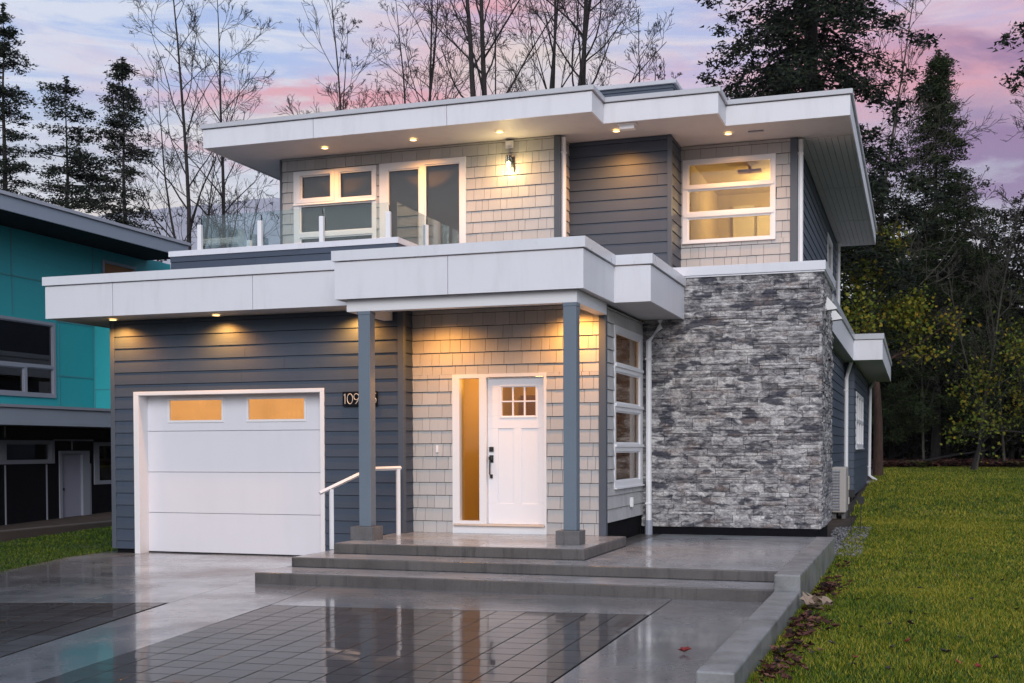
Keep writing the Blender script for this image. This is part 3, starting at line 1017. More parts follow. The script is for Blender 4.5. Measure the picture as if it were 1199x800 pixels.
# ---- windows and doors
window('Y', 18.55, (-10.12, -8.57, 4.9, 6.295), [(-9.99, -9.41, 5.815, 6.22), (-9.26, -8.64, 5.785, 6.235), (-10.01, -8.64, 5.24, 5.71), (-10.01, -8.64, 4.96, 5.168)], M['upper_glass'], house, back=M['blind'])
mb = MB(); T = mp('Y', 18.55)
slab(mb, T, -10.06, -9.34, 5.75, 5.815, .03, .055, .03, .05); slab(mb, T, -10.06, -9.34, 6.22, 6.27, .03, .05, .03, .05); slab(mb, T, -10.06, -9.99, 5.815, 6.22, .03, .05, .03, .05); slab(mb, T, -9.41, -9.34, 5.815, 6.22, .03, .05, .03, .05)
slab(mb, T, -10.12, -8.57, 5.715, 5.745, .03, .06, .03, .05)
mb.build('awning_sash', M['vinyl'], house)
sl = window('Y', 18.55, (-8.51, -6.97, 4.2, 6.311), [(-8.37, -7.79, 4.4, 6.2), (-7.70, -7.07, 4.36, 6.235)], M['upper_glass'], house, back=M['blind'], name='sliding_door', sill=False)
mb = MB(); mb.box(-7.83, -7.80, 18.47, 18.5, 5.05, 5.35); mb.build('handle', M['blackmetal'], sl)
ur = window('Y', 19.95, (-3.67, -2.16, 4.94, 6.297), [(-3.586, -2.226, 5.867, 6.233), (-3.586, -2.226, 5.424, 5.801), (-3.586, -2.226, 4.967, 5.341)], M['glass'], house)
mb = MB(); T = mp('Y', 19.95)
for a, b in ((5.801, 5.867), (5.341, 5.424)):
    slab(mb, T, -3.64, -2.19, a + .012, b - .012, .03, .045, .03, .045)
mb.build('mullion', M['vinyl'], ur)
ww = window('X', -3.92, (16.11, 17.90, 1.01, 3.24), [(16.18, 17.72, 2.72, 3.15), (16.18, 17.72, 2.175, 2.615), (16.18, 17.72, 1.615, 2.07), (16.18, 17.72, 1.09, 1.51)], M['side_glass'], house, depth=.10, inset=.005, proud=.025)
mb = MB(); T = mp('X', -3.92)
for z in (2.615, 2.07, 1.51):
    slab(mb, T, 16.13, 17.88, z + .06, z + .10, .025, .045, .025, .045)
mb.build('mullion', M['vinyl'], ww)


def room(x0, x1, y0, y1, z0, z1, mat, name='interior_room', open_right=False):
    mb = MB()
    vs = [(x0, y0, z0), (x1, y0, z0), (x1, y1, z0), (x0, y1, z0), (x0, y0, z1), (x1, y0, z1), (x1, y1, z1), (x0, y1, z1)]
    mb.add(vs, [(0, 1, 2, 3), (4, 7, 6, 5), (2, 6, 7, 3), (3, 7, 4, 0)] + ([] if open_right else [(1, 5, 6, 2)]))
    me = bpy.data.meshes.new(name); me.from_pydata(mb.v, [], mb.f)
    return link_mesh(name, me, mat, house)


# lit upstairs bedroom
r = room(-3.66, -1.95, 20.06, 23.6, 4.2, 6.44, M['room'])
mb = MB(); mb.box(-3.35, -2.95, 23.5, 23.6, 4.2, 6.2)
mb.box(-2.9, -2.2, 23.52, 23.6, 5.4, 6.1); mb.build('inner_door', M['roomdoor'], r)
mb = MB(); mb.tube([(-2.75, 21.3, 6.44), (-2.75, 21.3, 6.32)], .025, 8); mb.box(-2.95, -2.55, 21.22, 21.38, 6.33, 6.37)
mb.build('ceiling_fixture', M['nwood'], r)
point('bedroom_lamp', (-2.45, 22.3, 6.0), 80, (1.0, .66, .24), .12)
# entry hall behind the door
r = room(-6.2, -4.03, 15.86, 18.6, .39, 3.4, M['room'], open_right=True)
mb = MB(); mb.box(-6.0, -5.3, 18.4, 18.58, .39, 2.4); mb.build('inner_door', M['wood'], r)
point('hall_lamp', (-5.2, 16.9, 2.55), 42, (1.0, .62, .22), .1)

# front door unit
fd = MB(); T = mp('Y', 15.62)
for (p, q, a, b) in rects_minus((-6.08, -4.72, .385, 2.575), [(-5.975, -5.684, .555, 2.52), (-5.585, -4.755, .50, 2.53)]):
    slab(fd, T, p, q, a, b, -.14, .025, -.14, .025)
fr = fd.build('door_frame', M['vinyl'], house)
mb = MB(); slab(mb, T, -6.06, -4.74, .49, .515, .0, .07, .0, .05); mb.build('threshold', M['acbody'], fr, bevel=.004)
mb = MB(); slab(mb, T, -5.98, -5.68, .55, 2.525, -.085, -.075, -.085, -.075); mb.build('sidelight_pane', M['amber_glass'], fr)
leaf = MB()
lit = [(-5.375 + i * .168, -5.375 + i * .168 + .145, z, z + .185) for i in range(3) for z in (2.0, 2.205)]
panels = [(-5.433, -5.207, .795, 1.826), (-5.093, -4.858, .795, 1.826)]
for (p, q, a, b) in rects_minus((-5.58, -4.76, .515, 2.525), lit + panels):
    slab(leaf, T, p, q, a, b, -.09, -.045, -.09, -.045)
for (p, q, a, b) in panels:
    slab(leaf, T, p, q, a, b, -.09, -.056, -.09, -.056)
for (p, q, a, b) in rects_minus((-5.405, -4.87, 1.97, 2.42), [(-5.385, -4.89, 1.99, 2.40)]):
    slab(leaf, T, p, q, a, b, -.045, -.035, -.045, -.035)
door = leaf.build('door', M['door'], house, bevel=.003)
for (p, q, a, b) in lit:
    mb = MB(); slab(mb, T, p - .003, q + .003, a - .003, b + .003, -.075, -.068, -.075, -.068); mb.build('pane', M['amber_glass'], door)
mb = MB(); T2 = T
slab(mb, T, -5.557, -5.50, 1.36, 1.46, -.045, -.03, -.045, -.03)
slab(mb, T, -5.55, -5.508, 1.40, 1.44, -.03, .02, -.03, .02)
mb.tube([T(-5.528, 1.40, -.02), T(-5.528, 1.38, .03), T(-5.528, 1.2, .035), T(-5.528, 1.17, -.02)], .011, 8)
slab(mb, T, -5.547, -5.51, 1.145, 1.195, -.045, -.02, -.045, -.02)
mb.build('handle', M['blackmetal'], door)
mb = MB(); slab(mb, T, -5.557, -5.497, 1.51, 1.575, -.045, -.022, -.045, -.022); mb.build('deadbolt', M['blackmetal'], door)
mb = MB(); mb.box(-6.32, -6.285, 15.575, 15.605, 1.50, 1.60); mb.build('doorbell', M['vinyl'], house, bevel=.004)
mb = MB(); mb.box(-3.905, -3.86, 17.05, 17.13, .70, .84); mb.build('outlet_cover', M['vinyl'], house, bevel=.006)

# garage door in its recess
T = mp('Y', 15.28)
mb = MB()
for (p, q, a, b) in rects_minus((-11.04, -7.88, 0, 2.41), [(-10.95, -7.945, -1, 2.355)]):
    slab(mb, T, p, q, a, b, -.0, .028, -.0, .028)
mb.box(-11.04, -10.95, 15.28, 15.52, 0, 2.41); mb.box(-7.945, -7.88, 15.28, 15.52, 0, 2.41); mb.box(-10.95, -7.945, 15.28, 15.52, 2.355, 2.41)
gf = mb.build('garage_door_frame', M['vinyl'], house, bevel=.004)
T = mp('Y', 15.48)
gw = [(-10.56, -9.67, 1.985, 2.28), (-9.22, -8.31, 1.985, 2.28)]
g = MB()
zz = [.02, .605, 1.215, 1.826, 2.42]
for a, b in zip(zz, zz[1:]):
    for (p, q, va, vb) in rects_minus((-10.95, -7.945, a + .004, b - .004), gw):
        slab(g, T, p, q, va, vb, -.05, 0, -.05, 0, .5)
gd = g.build('garage_door', M['garage'], house)
mb = MB(); mb.box(-10.95, -7.945, 15.50, 15.54, .0, 2.42); mb.build('door_backing', M['ntrim'], gd)
mb = MB(); mb.box(-10.95, -7.945, 15.475, 15.5, .003, .02); mb.build('bottom_seal', M['blackmetal'], gd)
for (p, q, a, b) in gw:
    mb = MB(); slab(mb, T, p, q, a, b, -.03, -.02, -.03, -.02); mb.build('window_pane', M['frost'], gd)
    mb = MB()
    for (p2, q2, a2, b2) in rects_minus((p - .035, q + .035, a - .035, b + .035), [(p, q, a, b)]):
        slab(mb, T, p2, q2, a2, b2, 0, .012, 0, .012)
    mb.build('window_frame', M['vinyl'], gd, bevel=.003)

# downspouts
def downspout(pts, w=.075, mat='vinyl', shoe=None):
    mb = MB(); mb.tube(pts, w / 2, 8)
    for i in range(1, len(pts)):
        a, b = Vector(pts[i - 1]), Vector(pts[i])
        if abs(b.z - a.z) > 1.2:
            for t in (.1, .9):
                p = a.lerp(b, t); mb.box(p.x - w * .54, p.x + w * .54, p.y - w * .54, p.y + w * .54, p.z - .012, p.z + .012)
    o = mb.build('downspout', M[mat], house, smooth=False)
    if shoe: nb = MB(); nb.tube(shoe, w * .68, 10); nb.build('drain_collar', M['ntrim'], o)
downspout([(-3.62, 17.85, 3.46), (-3.62, 17.85, 3.36), (-3.80, 17.87, 3.16), (-3.80, 17.87, .45)], .085, shoe=[(-3.80, 17.87, .25), (-3.80, 17.87, .47)])
downspout([(-5.33, 18.60, 6.5), (-5.33, 18.60, 4.1)], .08)
downspout([(-1.775, 19.99, 6.5), (-1.775, 19.99, 4.25)], .09)
downspout([(-1.79, 30.25, 6.5), (-1.79, 30.25, 4.0)], .1)
downspout([(-1.36, 27.9, 3.46), (-1.44, 28.15, 3.25), (-1.48, 28.2, 3.1), (-1.48, 28.2, .5)], .09)
downspout([(-1.1, 35.9, 3.46), (-1.24, 36.3, 3.25), (-1.26, 36.35, .75), (-1.05, 36.2, .60)], .09)

# vent hoods on the stone's side
for y, z in ((18.75, 3.60), (20.05, 3.58)):
    mb = MB()
    mb.add([(-1.29, y - .1, z), (-1.29, y + .1, z), (-1.29, y + .1, z + .24), (-1.29, y - .1, z + .24), (-1.12, y - .1, z + .02), (-1.12, y + .1, z + .02), (-1.12, y + .1, z + .04), (-1.12, y - .1, z + .04)],
           [(0, 3, 7, 4), (1, 5, 6, 2), (3, 2, 6, 7), (4, 7, 6, 5), (0, 1, 2, 3)])
    mb.build('vent_hood', M['vinyl'], house)

# recessed lamps in the soffits: lens, trim ring, real light
def potlight(x, y, z, e):
    mb = MB(); mb.tube([(x, y, z + .001), (x, y, z - .006)], .052, 20)
    o = mb.build('recessed_light', M['lamp'], house)
    nb = MB()
    n = 24
    vs, fs = [], []
    for k in range(n):
        a = 2 * math.pi * k / n
        for rr, zz in ((.052, z), (.075, z), (.075, z - .008), (.052, z - .008)):
            vs.append((x + rr * math.cos(a), y + rr * math.sin(a), zz))
    for k in range(n):
        j = (k + 1) % n
        for q in range(4): fs.append((k * 4 + q, j * 4 + q, j * 4 + (q + 1) % 4, k * 4 + (q + 1) % 4))
    nb.add(vs, fs); nb.build('trim_ring', M['vinyl'], o)
    spot('soffit_lamp', (x, y, z - .03), e, size=R(150), blend=.9, rad=.03)
for x, y, e in ((-9.25, 18.0, 62), (-7.67, 18.0, 90), (-6.20, 18.0, 48), (-4.46, 18.55, 110), (-2.83, 19.3, 80)):
    potlight(x, y, 6.515, e)
for x, y, e in ((-11.23, 15.05, 75), (-9.48, 15.05, 85), (-7.34, 15.05, 85)):
    potlight(x, y, SOF, e)
for x, y, e in ((-4.25, 15.25, 105), (-6.15, 15.05, 90)):
    potlight(x, y, SOF + .004, e)

# ------------------------------------------------------------------ things on and round the house
lamp = thing('wall_lamp', (-6.21, 18.53, 5.97), 'lit wall lantern with dark bracket on the shingles beside the sliding door', 'wall lamp')
mb = MB(); mb.box(-6.25, -6.15, 18.51, 18.535, 6.08, 6.24); mb.box(-6.225, -6.175, 18.40, 18.52, 6.236, 6.25); mb.box(-6.145, -6.13, 18.50, 18.53, 6.0, 6.24); mb.build('bracket', M['blackmetal'], lamp, bevel=.004)
mb = MB(); mb.tube([(-6.2, 18.43, 6.235), (-6.2, 18.43, 6.15)], .022, 10); mb.build('socket', M['blackmetal'], lamp)
mb = MB(); mb.tube([(-6.2, 18.43, 6.15), (-6.2, 18.43, 6.125), (-6.2, 18.43, 6.08), (-6.2, 18.43, 6.055)], [.015, .032, .036, .015], 12); mb.build('bulb', M['bulb'], lamp, smooth=True)
mb = MB(); mb.tube([(-6.2, 18.43, 6.235), (-6.2, 18.43, 5.99)], .05, 16, cap=False); mb.build('glass_shade', M['rail_glass'], lamp, smooth=True)
point('wall_lamp_light', (-6.2, 18.38, 6.06), 13, (1.0, .72, .30), .04)
sn = thing('exterior_socket_box', (-6.21, 18.53, 6.38), 'small square white box on the shingles above the lit wall lantern', 'junction box')
mb = MB(); mb.box(-6.275, -6.145, 18.50, 18.535, 6.38, 6.50); mb.build('back_plate', M['vinyl'], sn, bevel=.006)
mb = MB(); mb.box(-6.26, -6.17, 18.45, 18.50, 6.41, 6.485); mb.build('cover', M['vinyl'], sn, bevel=.012)

# house number
ns = thing('house_number_sign', (-7.315, 15.25, 2.147), 'black house number plate on the dark siding behind the left porch post', 'sign')
mb = MB(); mb.box(-7.58, -7.05, 15.232, 15.258, 2.147, 2.351); mb.build('plate', M['gapdark'], ns, bevel=.003)
def digit(ch, cx):
    z0, z1, w, r = 2.18, 2.32, .042, .0055
    y = 15.228
    zc = (z0 + z1) / 2
    mb = MB()
    def arc(cx, cz, rx, rz, a0, a1, n=18):
        return [(cx + rx * math.cos(R(a0 + (a1 - a0) * k / n)), y, cz + rz * math.sin(R(a0 + (a1 - a0) * k / n))) for k in range(n + 1)]
    if ch == '1': mb.tube([(cx - .012, y, z1 - .02), (cx + .006, y, z1), (cx + .006, y, z0)], r, 6)
    if ch == '0': mb.tube(arc(cx, zc, w, (z1 - z0) / 2, 0, 360, 28), r, 6)
    if ch == '9':
        mb.tube(arc(cx, z1 - .043, .038, .042, 0, 360, 24), r, 6)
        mb.tube([(cx + .038, y, z1 - .045), (cx + .022, y, z0 + .04), (cx - .012, y, z0)], r, 6)
    if ch == '5':
        mb.tube([(cx + .035, y, z1), (cx - .022, y, z1), (cx - .028, y, z1 - .055)] + arc(cx - .004, z0 + .043, .04, .043, 130, -135, 18), r, 6)
    mb.build('digit', M['digit'], ns)
for ch, cx in (('1', -7.545), ('0', -7.463), ('9', -7.365), ('5', -7.10)): digit(ch, cx)

# glass balustrade of the balcony
bal = thing('glass_balustrade', (-9.1, 16.38, 4.655), 'frameless glass balcony railing with short white posts on the balcony parapet', 'railing')
posts = [(-10.56, 16.33), (-9.50, 16.33), (-8.45, 16.33), (-7.36, 16.33), (-7.25, 17.5), (-10.56, 17.8)]
for x, y in posts:
    mb = MB(); mb.box(x - .035, x + .035, y - .03, y + .03, 4.645, 5.04); p = mb.build('post', M['vinyl'], bal, bevel=.005)
    mb = MB(); mb.box(x - .005, x + .005, y + .032, y + .05, 5.0, 5.14); mb.build('clamp', M['blackmetal'], p)
def pane(x0, x1, y0, y1):
    mb = MB(); mb.box(x0, x1, y0, y1, 4.68, 5.185); mb.build('glass_panel', M['rail_glass'], bal)
for a, b in zip((-10.56, -9.49, -8.44), (-9.51, -8.46, -7.38)): pane(a, b, 16.37, 16.382)
pane(-7.262, -7.25, 16.42, 17.48); pane(-7.262, -7.25, 17.52, 18.49); pane(-10.61, -10.598, 16.42, 17.75); pane(-10.61, -10.598, 17.85, 18.5)

# entry steps
st = thing('entry_steps', (-4.2, 12.22, 0), 'broad wet concrete entry steps rising to the porch and patio', 'steps')
mb = MB(); mb.box(-7.22, -1.30, 12.22, 13.3, -.02, .13); mb.build('step', M['concrete_step'], st, bevel=.012)
mb = MB(); mb.box(-7.11, -1.29, 12.89, 17.98, .132, .25); mb.build('patio_slab', M['concrete_step'], st, bevel=.012)
mb = MB(); mb.box(-6.84, -3.62, 13.47, 15.62, .252, .38); mb.build('landing', M['concrete_step'], st, bevel=.012)
# wet tops in a lighter concrete colour than the risers, a few mm proud
for nm, b, z in (('tread', (-7.20, -1.31, 12.235, 12.88), .134), ('tread', (-7.09, -6.85, 12.905, 15.25), .254), ('tread', (-6.85, -3.62, 12.905, 13.46), .254), ('tread', (-3.61, -1.31, 12.905, 17.97), .254), ('tread', (-6.82, -3.64, 13.485, 15.60), .384)):
    mb = MB(); mb.box(b[0], b[1], b[2], b[3], z - .003, z); mb.build(nm, M['concrete_tread'], st)

hr = thing('stair_handrail', (-6.9, 14.5, .25), 'white metal handrail climbing the left side of the entry steps', 'handrail')
def bar(p, q, w=.02):
    mb = MB(); mb.tube([p, q], w * 1.25, 4); return mb
bar((-7.16, 14.05, .252), (-7.16, 14.05, 1.03), .026).build('post', M['vinyl'], hr)
bar((-6.66, 15.05, .384), (-6.66, 15.05, 1.28), .026).build('post', M['vinyl'], hr)
mb = MB(); mb.tube([(-7.25, 13.9, .985), (-6.87, 14.62, 1.285), (-6.64, 15.09, 1.29)], .028, 4); mb.build('rail', M['vinyl'], hr)

# retaining wall
rw = thing('retaining_wall', (-1.15, 11.8, 0), 'low stepped concrete retaining wall between the wet driveway and the lawn', 'retaining wall')
mb = MB(); mb.box(-1.285, -1.035, 11.8, 17.0, -.1, .33); mb.build('upper_wall_section', M['concrete_wall'], rw, bevel=.014)
mb = MB(); mb.box(-1.28, -1.04, 7.4, 11.797, -.1, .175); mb.build('lower_wall_section', M['concrete_wall'], rw, bevel=.014)

# heat pump beside the right wall
ac = thing('heat_pump', (-1.25, 24.6, .1), 'beige outdoor heat pump unit beside the right wall of the house', 'heat pump')
mb = MB(); mb.box(-1.50, -1.24, 23.6, 24.5, .32, 1.18); mb.build('case', M['acbody'], ac, bevel=.02)
mb = MB()
for k in range(14): mb.box(-1.51, -1.34, 23.56, 23.585, .38 + k * .055, .395 + k * .055)
for k in range(3): mb.box(-1.48 + k * .06, -1.47 + k * .06, 23.585, 23.6, .36, 1.14)
mb.build('grille', M['ntrim'], ac)
mb = MB(); mb.box(-1.50, -1.42, 23.7, 24.4, .2, .32); mb.box(-1.32, -1.25, 23.7, 24.4, .2, .32); mb.build('feet', M['concrete_base'], ac)
mb = MB(); mb.box(-1.235, -1.21, 24.2, 24.45, .45, 1.0); mb.build('side_panel', M['acbody'], ac, bevel=.01)
tag(MB().box(-1.55, -.95, 35.6, 36.8, .45, .60).build('splash_block', M['concrete_wall'], bevel=.02), 'small concrete splash block at the foot of the farthest downspout', 'splash block')

# gravel bed at the foot of the stone corner
rg = random.Random(5)
mb = MB()
for k in range(900):
    x = rg.uniform(-1.28, -.72); y = rg.uniform(17.15, 21.5); s = rg.uniform(.012, .04)
    z = terr(x, y) + .01 + s * .4
    vs = [(x + s * rg.uniform(.7, 1.2) * a, y + s * rg.uniform(.7, 1.2) * b, z + s * .7 * c) for a, b, c in ((1, 0, 0), (-1, 0, 0), (0, 1, 0), (0, -1, 0), (0, 0, 1), (0, 0, -1))]
    mb.add(vs, [(0, 2, 4), (2, 1, 4), (1, 3, 4), (3, 0, 4), (2, 0, 5), (1, 2, 5), (3, 1, 5), (0, 3, 5)], rg.random())
tag(mb.build('gravel', M['gravel']), 'grey gravel at the foot of the stone corner', 'gravel', kind='stuff')
for x, y, h in ((-.98, 20.2, .75), (-.86, 20.8, .6)):
    mb = MB(); mb.tube([(x, y, terr(x, y)), (x + .02, y, terr(x, y) + h)], .008, 5); mb.box(x - .04, x + .06, y - .015, y + .015, terr(x, y) + h - .12, terr(x, y) + h)
    tag(mb.build('garden_stake', M['blackmetal']), 'taller black stake in the gravel bed nearer the stone corner' if h > .7 else 'shorter black stake in the gravel bed nearer the heat pump', 'stake')

# ------------------------------------------------------------------ neighbour's house and the timber edging
nh = thing('neighbour_house', (-18, 18, 0), 'teal neighbouring house with black lower floor and grey-blue flat roof', 'house')
T = mp('X', -17.0)
nwin = [(16.0, 20.84, 2.63, 4.19), (22.4, 23.6, 5.25, 5.74), (23.95, 24.6, 5.25, 5.60)]
mb = MB()
for (p, q, a, b) in rects_minus((6, 25.0, 2.3, 6.0), nwin): slab(mb, T, p, q, a, b, -.2, 0, -.2, 0)
mb.box(-27, -17.2, 24.8, 25.0, 2.3, 6.0)
mb.build('teal_wall', M['tealp'], nh)
mb = MB()
for y in (19.6, 22.1): slab(mb, T, y - .02, y + .02, 4.25, 5.98, 0, .012, 0, .012)
for y in (20.97,): slab(mb, T, y - .015, y + .015, 2.45, 4.24, 0, .012, 0, .012)
slab(mb, T, 6, 25, 5.0, 5.03, 0, .012, 0, .012); slab(mb, T, 20.9, 22.1, 4.22, 4.25, 0, .012, 0, .012); slab(mb, T, 20.9, 22.1, 3.09, 3.12, 0, .010, 0, .010)
mb.build('panel_trim', M['tealtrim'], nh)
mb = MB(); mb.box(-17.0, -16.25, 22.1, 24.9, 2.42, 4.6); mb.build('bump_out', M['tealp'], nh)
mb = MB(); mb.box(-16.99, -16.25, 22.09, 22.1, 2.86, 2.875); mb.box(-16.99, -16.965, 22.085, 22.1, 2.42, 4.6); mb.build('bump_out_trim', M['tealtrim'], nh)
mb = MB(); mb.box(-27, -15.9, 5, 24.1, 5.97, 6.24); mb.build('roof', M['nroof'], nh)
mb = MB(); mb.box(-27, -15.86, 5, 24.14, 6.245, 6.31); mb.build('roof_flashing', M['nroof_top'], nh)
mb = MB(); mb.box(-26.9, -15.93, 5.1, 24.05, 5.955, 5.967); mb.build('roof_soffit', M['ndark'], nh)
mb = MB(); mb.box(-17.0, -16.2, 5, 25.5, 2.03, 2.36); mb.build('lower_roof_band', M['nroof'], nh)
mb = MB(); mb.box(-17.0, -16.17, 5, 25.53, 2.365, 2.42); mb.build('lower_roof_flashing', M['ntrim'], nh)
mb = MB()
nl = [(12, 20.83, 1.27, 1.75), (21.02, 21.78, -.05, 1.5), (22.12, 25.0, .79, 1.72)]
for (p, q, a, b) in rects_minus((5, 26.0, -.1, 2.3), nl): slab(mb, T, p, q, a, b, -.2, -.05, -.2, -.05)
mb.build('black_wall', M['ndark'], nh)
mb = MB(); mb.box(-27, -17.25, 6, 24.8, -.1, 5.9); mb.build('inner_core', M['ndark'], nh)
mb = MB()
for y in (19.4, 20.6, 22.0): slab(mb, T, y - .015, y + .015, 0, 1.25, -.05, -.035, -.05, -.035)
mb.build('lower_panel_trim', M['ntrim'], nh); mb = MB()
slab(mb, T, 20.83, 22.1, 1.74, 1.77, -.05, -.035, -.05, -.035); mb.build('lower_panel_trim', M['ntrim'], nh)
for y, za, zb in ((19.4, 1.8, 2.02), (21.4, 1.55, 1.735)):
    mb = MB(); slab(mb, T, y - .015, y + .015, za, zb, -.05, -.035, -.05, -.035); mb.build('lower_panel_trim', M['ntrim'], nh)
window('X', -17.0, nwin[0], [(16.06, 20.77, 3.28, 4.13), (16.06, 19.90, 2.71, 3.21), (19.98, 20.77, 2.70, 3.23)], M['neigh_glass'], nh, framemat=M['ntrim'], inset=.02, depth=.15, back=None, sill=False)
mb = MB()
for (p, q, a, b) in rects_minus(nwin[1], [(22.48, 23.52, 5.3, 5.68)]): slab(mb, T, p, q, a, b, -.1, .03, -.1, .03)
pf = mb.build('panel_frame', M['ntrim'], nh)
window('X', -17.0, nwin[2], [(24.0, 24.55, 5.3, 5.55)], M['neigh_glass'], nh, framemat=M['ntrim'], inset=.05, depth=.1, sill=False)
mb = MB(); mb.box(-17.09, -17.02, 22.48, 23.52, 5.3, 5.68); mb.build('wood_panel', M['nwood'], pf)
window('X', -17.05, nl[0], [(12.1, 19.25, 1.33, 1.69), (19.42, 20.73, 1.33, 1.69)], M['neigh_glass'], nh, framemat=M['ntrim'], inset=.05, depth=.1, sill=False)
window('X', -17.05, nl[2], [(22.28, 24.9, .85, 1.66)], M['neigh_glass'], nh, framemat=M['ntrim'], inset=.05, depth=.1, sill=False)
mb = MB()
for (p, q, a, b) in rects_minus((20.98, 21.95, -.05, 1.53), [(21.06, 21.72, -.05, 1.47)]): slab(mb, T, p, q, a, b, -.1, -.02, -.1, -.02)
dfr = mb.build('door_frame', M['ntrim'], nh)
mb = MB(); slab(mb, T, 21.06, 21.72, -.05, 1.47, -.12, -.08, -.12, -.08); d = mb.build('door', M['ndoor'], nh)
mb = MB(); mb.tube([T(21.12, .72, -.08), T(21.12, .72, -.03)], .025, 8); mb.build('handle', M['blackmetal'], d)
tag(MB().box(-14.62, -14.46, 4, 30, -.1, .2).build('timber_edging', M['timber'], bevel=.02), 'low weathered timber edging wall between the side lawn and the teal house', 'garden wall')

# ------------------------------------------------------------------ lawn grass and leaves
def blades(name, x0, x1, y0, y1, n, h0, h1, excl=None, near=None, zoff=0.0):
    x = NP.uniform(x0, x1, n); y = NP.uniform(y0, y1, n) if near is None else near(n)
    keep = np.ones(n, bool) if excl is None else ~excl(x, y)
    x, y = x[keep], y[keep]; n = len(x)
    z = np.where(y > 16, .029 * (np.minimum(y, 60) - 16), 0) + .006 + zoff
    a = NP.uniform(0, 2 * np.pi, n); lean = NP.uniform(.1, .9, n); b = NP.uniform(0, 2 * np.pi, n)
    cl = .75 + .25 * np.sin(x * 3.1 + np.sin(y * 1.7) * 2) * np.sin(y * 2.3 + x) + .2 * np.sin(x * 9 + y * 4) * np.sin(y * 7)
    h = NP.uniform(h0, h1, n) * (cl + .25); w = NP.uniform(.003, .007, n) * (1 + (y - 8) * .06)
    dx, dy = np.cos(a) * w, np.sin(a) * w
    p0 = np.stack([x - dx, y - dy, z], 1); p1 = np.stack([x + dx, y + dy, z], 1)
    p2 = np.stack([x + np.cos(b) * h * lean, y + np.sin(b) * h * lean, z + h], 1)
    return np.stack([p0, p1, p2], 1), NP.uniform(0, 1, n)
tri, rr = [], []
for args in ((-1.03, 2.2, 6, 14, 150000, .02, .05), (-1.03, 3.4, 14, 24, 110000, .025, .055), (-1.2, 5.0, 24, 45, 90000, .03, .07), (2.2, 7, 6, 24, 50000, .03, .055)):
    t, q = blades('g', *args); tri.append(t); rr.append(q)
tag(np_tris('lawn_grass', np.concatenate(tri), np.concatenate(rr), M['blade'], origin=(0, 0, 0)), 'short yellow-green grass of the lawn on the right', 'grass', kind='stuff')
def ex(x, y):
    xb = np.interp(y, [2, 8.2, 12.4, 14.4, 15.6, 16], [-9.0, -9.9, -11.0, -11.55, -11.62, -11.62])
    return x > xb
t, q = blades('g', -14.4, -10.4, 9, 26, 110000, .02, .045, excl=ex)
tag(np_tris('side_lawn_grass', t, q, M['blade2'], origin=(0, 0, 0)), 'green grass strip left of the driveway', 'grass', kind='stuff')


def leaf_tris(cx, cy, cz, s, rg, spikes=5):
    """a small lobed leaf lying with a random tilt and curl"""
    a0 = rg.uniform(0, 6.28); tz = rg.uniform(-.4, .4); tz2 = rg.uniform(-.4, .4)
    pts = []
    n = spikes * 2
    for k in range(n):
        rad = s * (1.0 if k % 2 == 0 else .5) * rg.uniform(.8, 1.15)
        an = a0 + 2 * math.pi * k / n
        x, y = rad * math.cos(an), rad * math.sin(an)
        pts.append((cx + x, cy + y, cz + x * tz + y * tz2 + rg.uniform(0, .5) * s + s * .35))
    c = (cx, cy, cz + s * .15)
    return [[c, pts[k], pts[(k + 1) % n]] for k in range(n)]


rg = random.Random(33)
def leaf_thing(name, x, y, s, mat, label, cat='leaf', group=None, z=None, spikes=5):
    zz = terr(x, y) + (.03 if z is None else z)
    v = np.array(leaf_tris(x, y, zz, s, rg, spikes))
    return tag(np_tris(name, v, [rg.random()] * len(v), mat), label, cat, group)
leaf_thing('fallen_leaf', -1.644, 9.0, .055, M['redleaf'], 'bright red leaf lying alone on the wet concrete left of the retaining wall', z=.006)
# curled tan leaf cluster
v = []
for k in range(7): v += leaf_tris(-.88 + rg.uniform(-.08, .1), 11.65 + rg.uniform(-.12, .12), .03 + rg.uniform(0, .05), .09, rg, 5)
tag(np_tris('dried_leaf', np.array(v), [rg.random() for _ in v], M['tanleaf']), 'large curled tan dried leaf on the grass beside the retaining wall', 'leaf')
spots = [(-.032, 10.85), (-.531, 12.49), (-.426, 10.53), (.054, 13.65), (.542, 12.83), (-.198, 10.8), (-.167, 8.6), (.219, 9.43), (.557, 9.31), (-.6, 9.6), (.1, 11.5), (.35, 10.2)]
for i, (x, y) in enumerate(spots):
    leaf_thing('fallen_leaf', x, y, .045 if i in (0, 7) else .03, M['darkleaf'], 'dark wet fallen leaf lying on the near lawn right of the wall', group='dark leaves on the near lawn')
for k in range(46):
    y = rg.uniform(8, 34); x = rg.uniform(-.85, .09 * y + .3)
    leaf_thing('fallen_leaf', x, y, rg.uniform(.018, .035), M['darkleaf'], 'small dark fallen leaf scattered on the lawn', group='small leaves scattered over the lawn')
for x, y in ((.417, 8.88), (-.05, 9.9), (.3, 9.0), (-.4, 9.0)):
    leaf_thing('fallen_leaf', x, y, .03, M['redleaf'], 'small red fallen leaf on the near lawn', group='red leaves on the near lawn')
# litter along the wall foot
v, q = [], []
for k in range(300):
    y = rg.choice((rg.uniform(6.5, 16.5), rg.gauss(8.6, .7), rg.gauss(10.5, .5), rg.gauss(13.2, .6)));  x = -1.0 + abs(rg.gauss(0, .13)) + rg.uniform(0, .04)
    t = leaf_tris(x, y, .02 + rg.uniform(0, .04), rg.uniform(.018, .05), rg); v += t; q += [rg.random()] * len(t)
tag(np_tris('leaf_litter', np.array(v), q, M['litter'], origin=(0, 0, 0)), 'red-brown leaf litter along the foot of the retaining wall', 'leaf litter', kind='stuff')

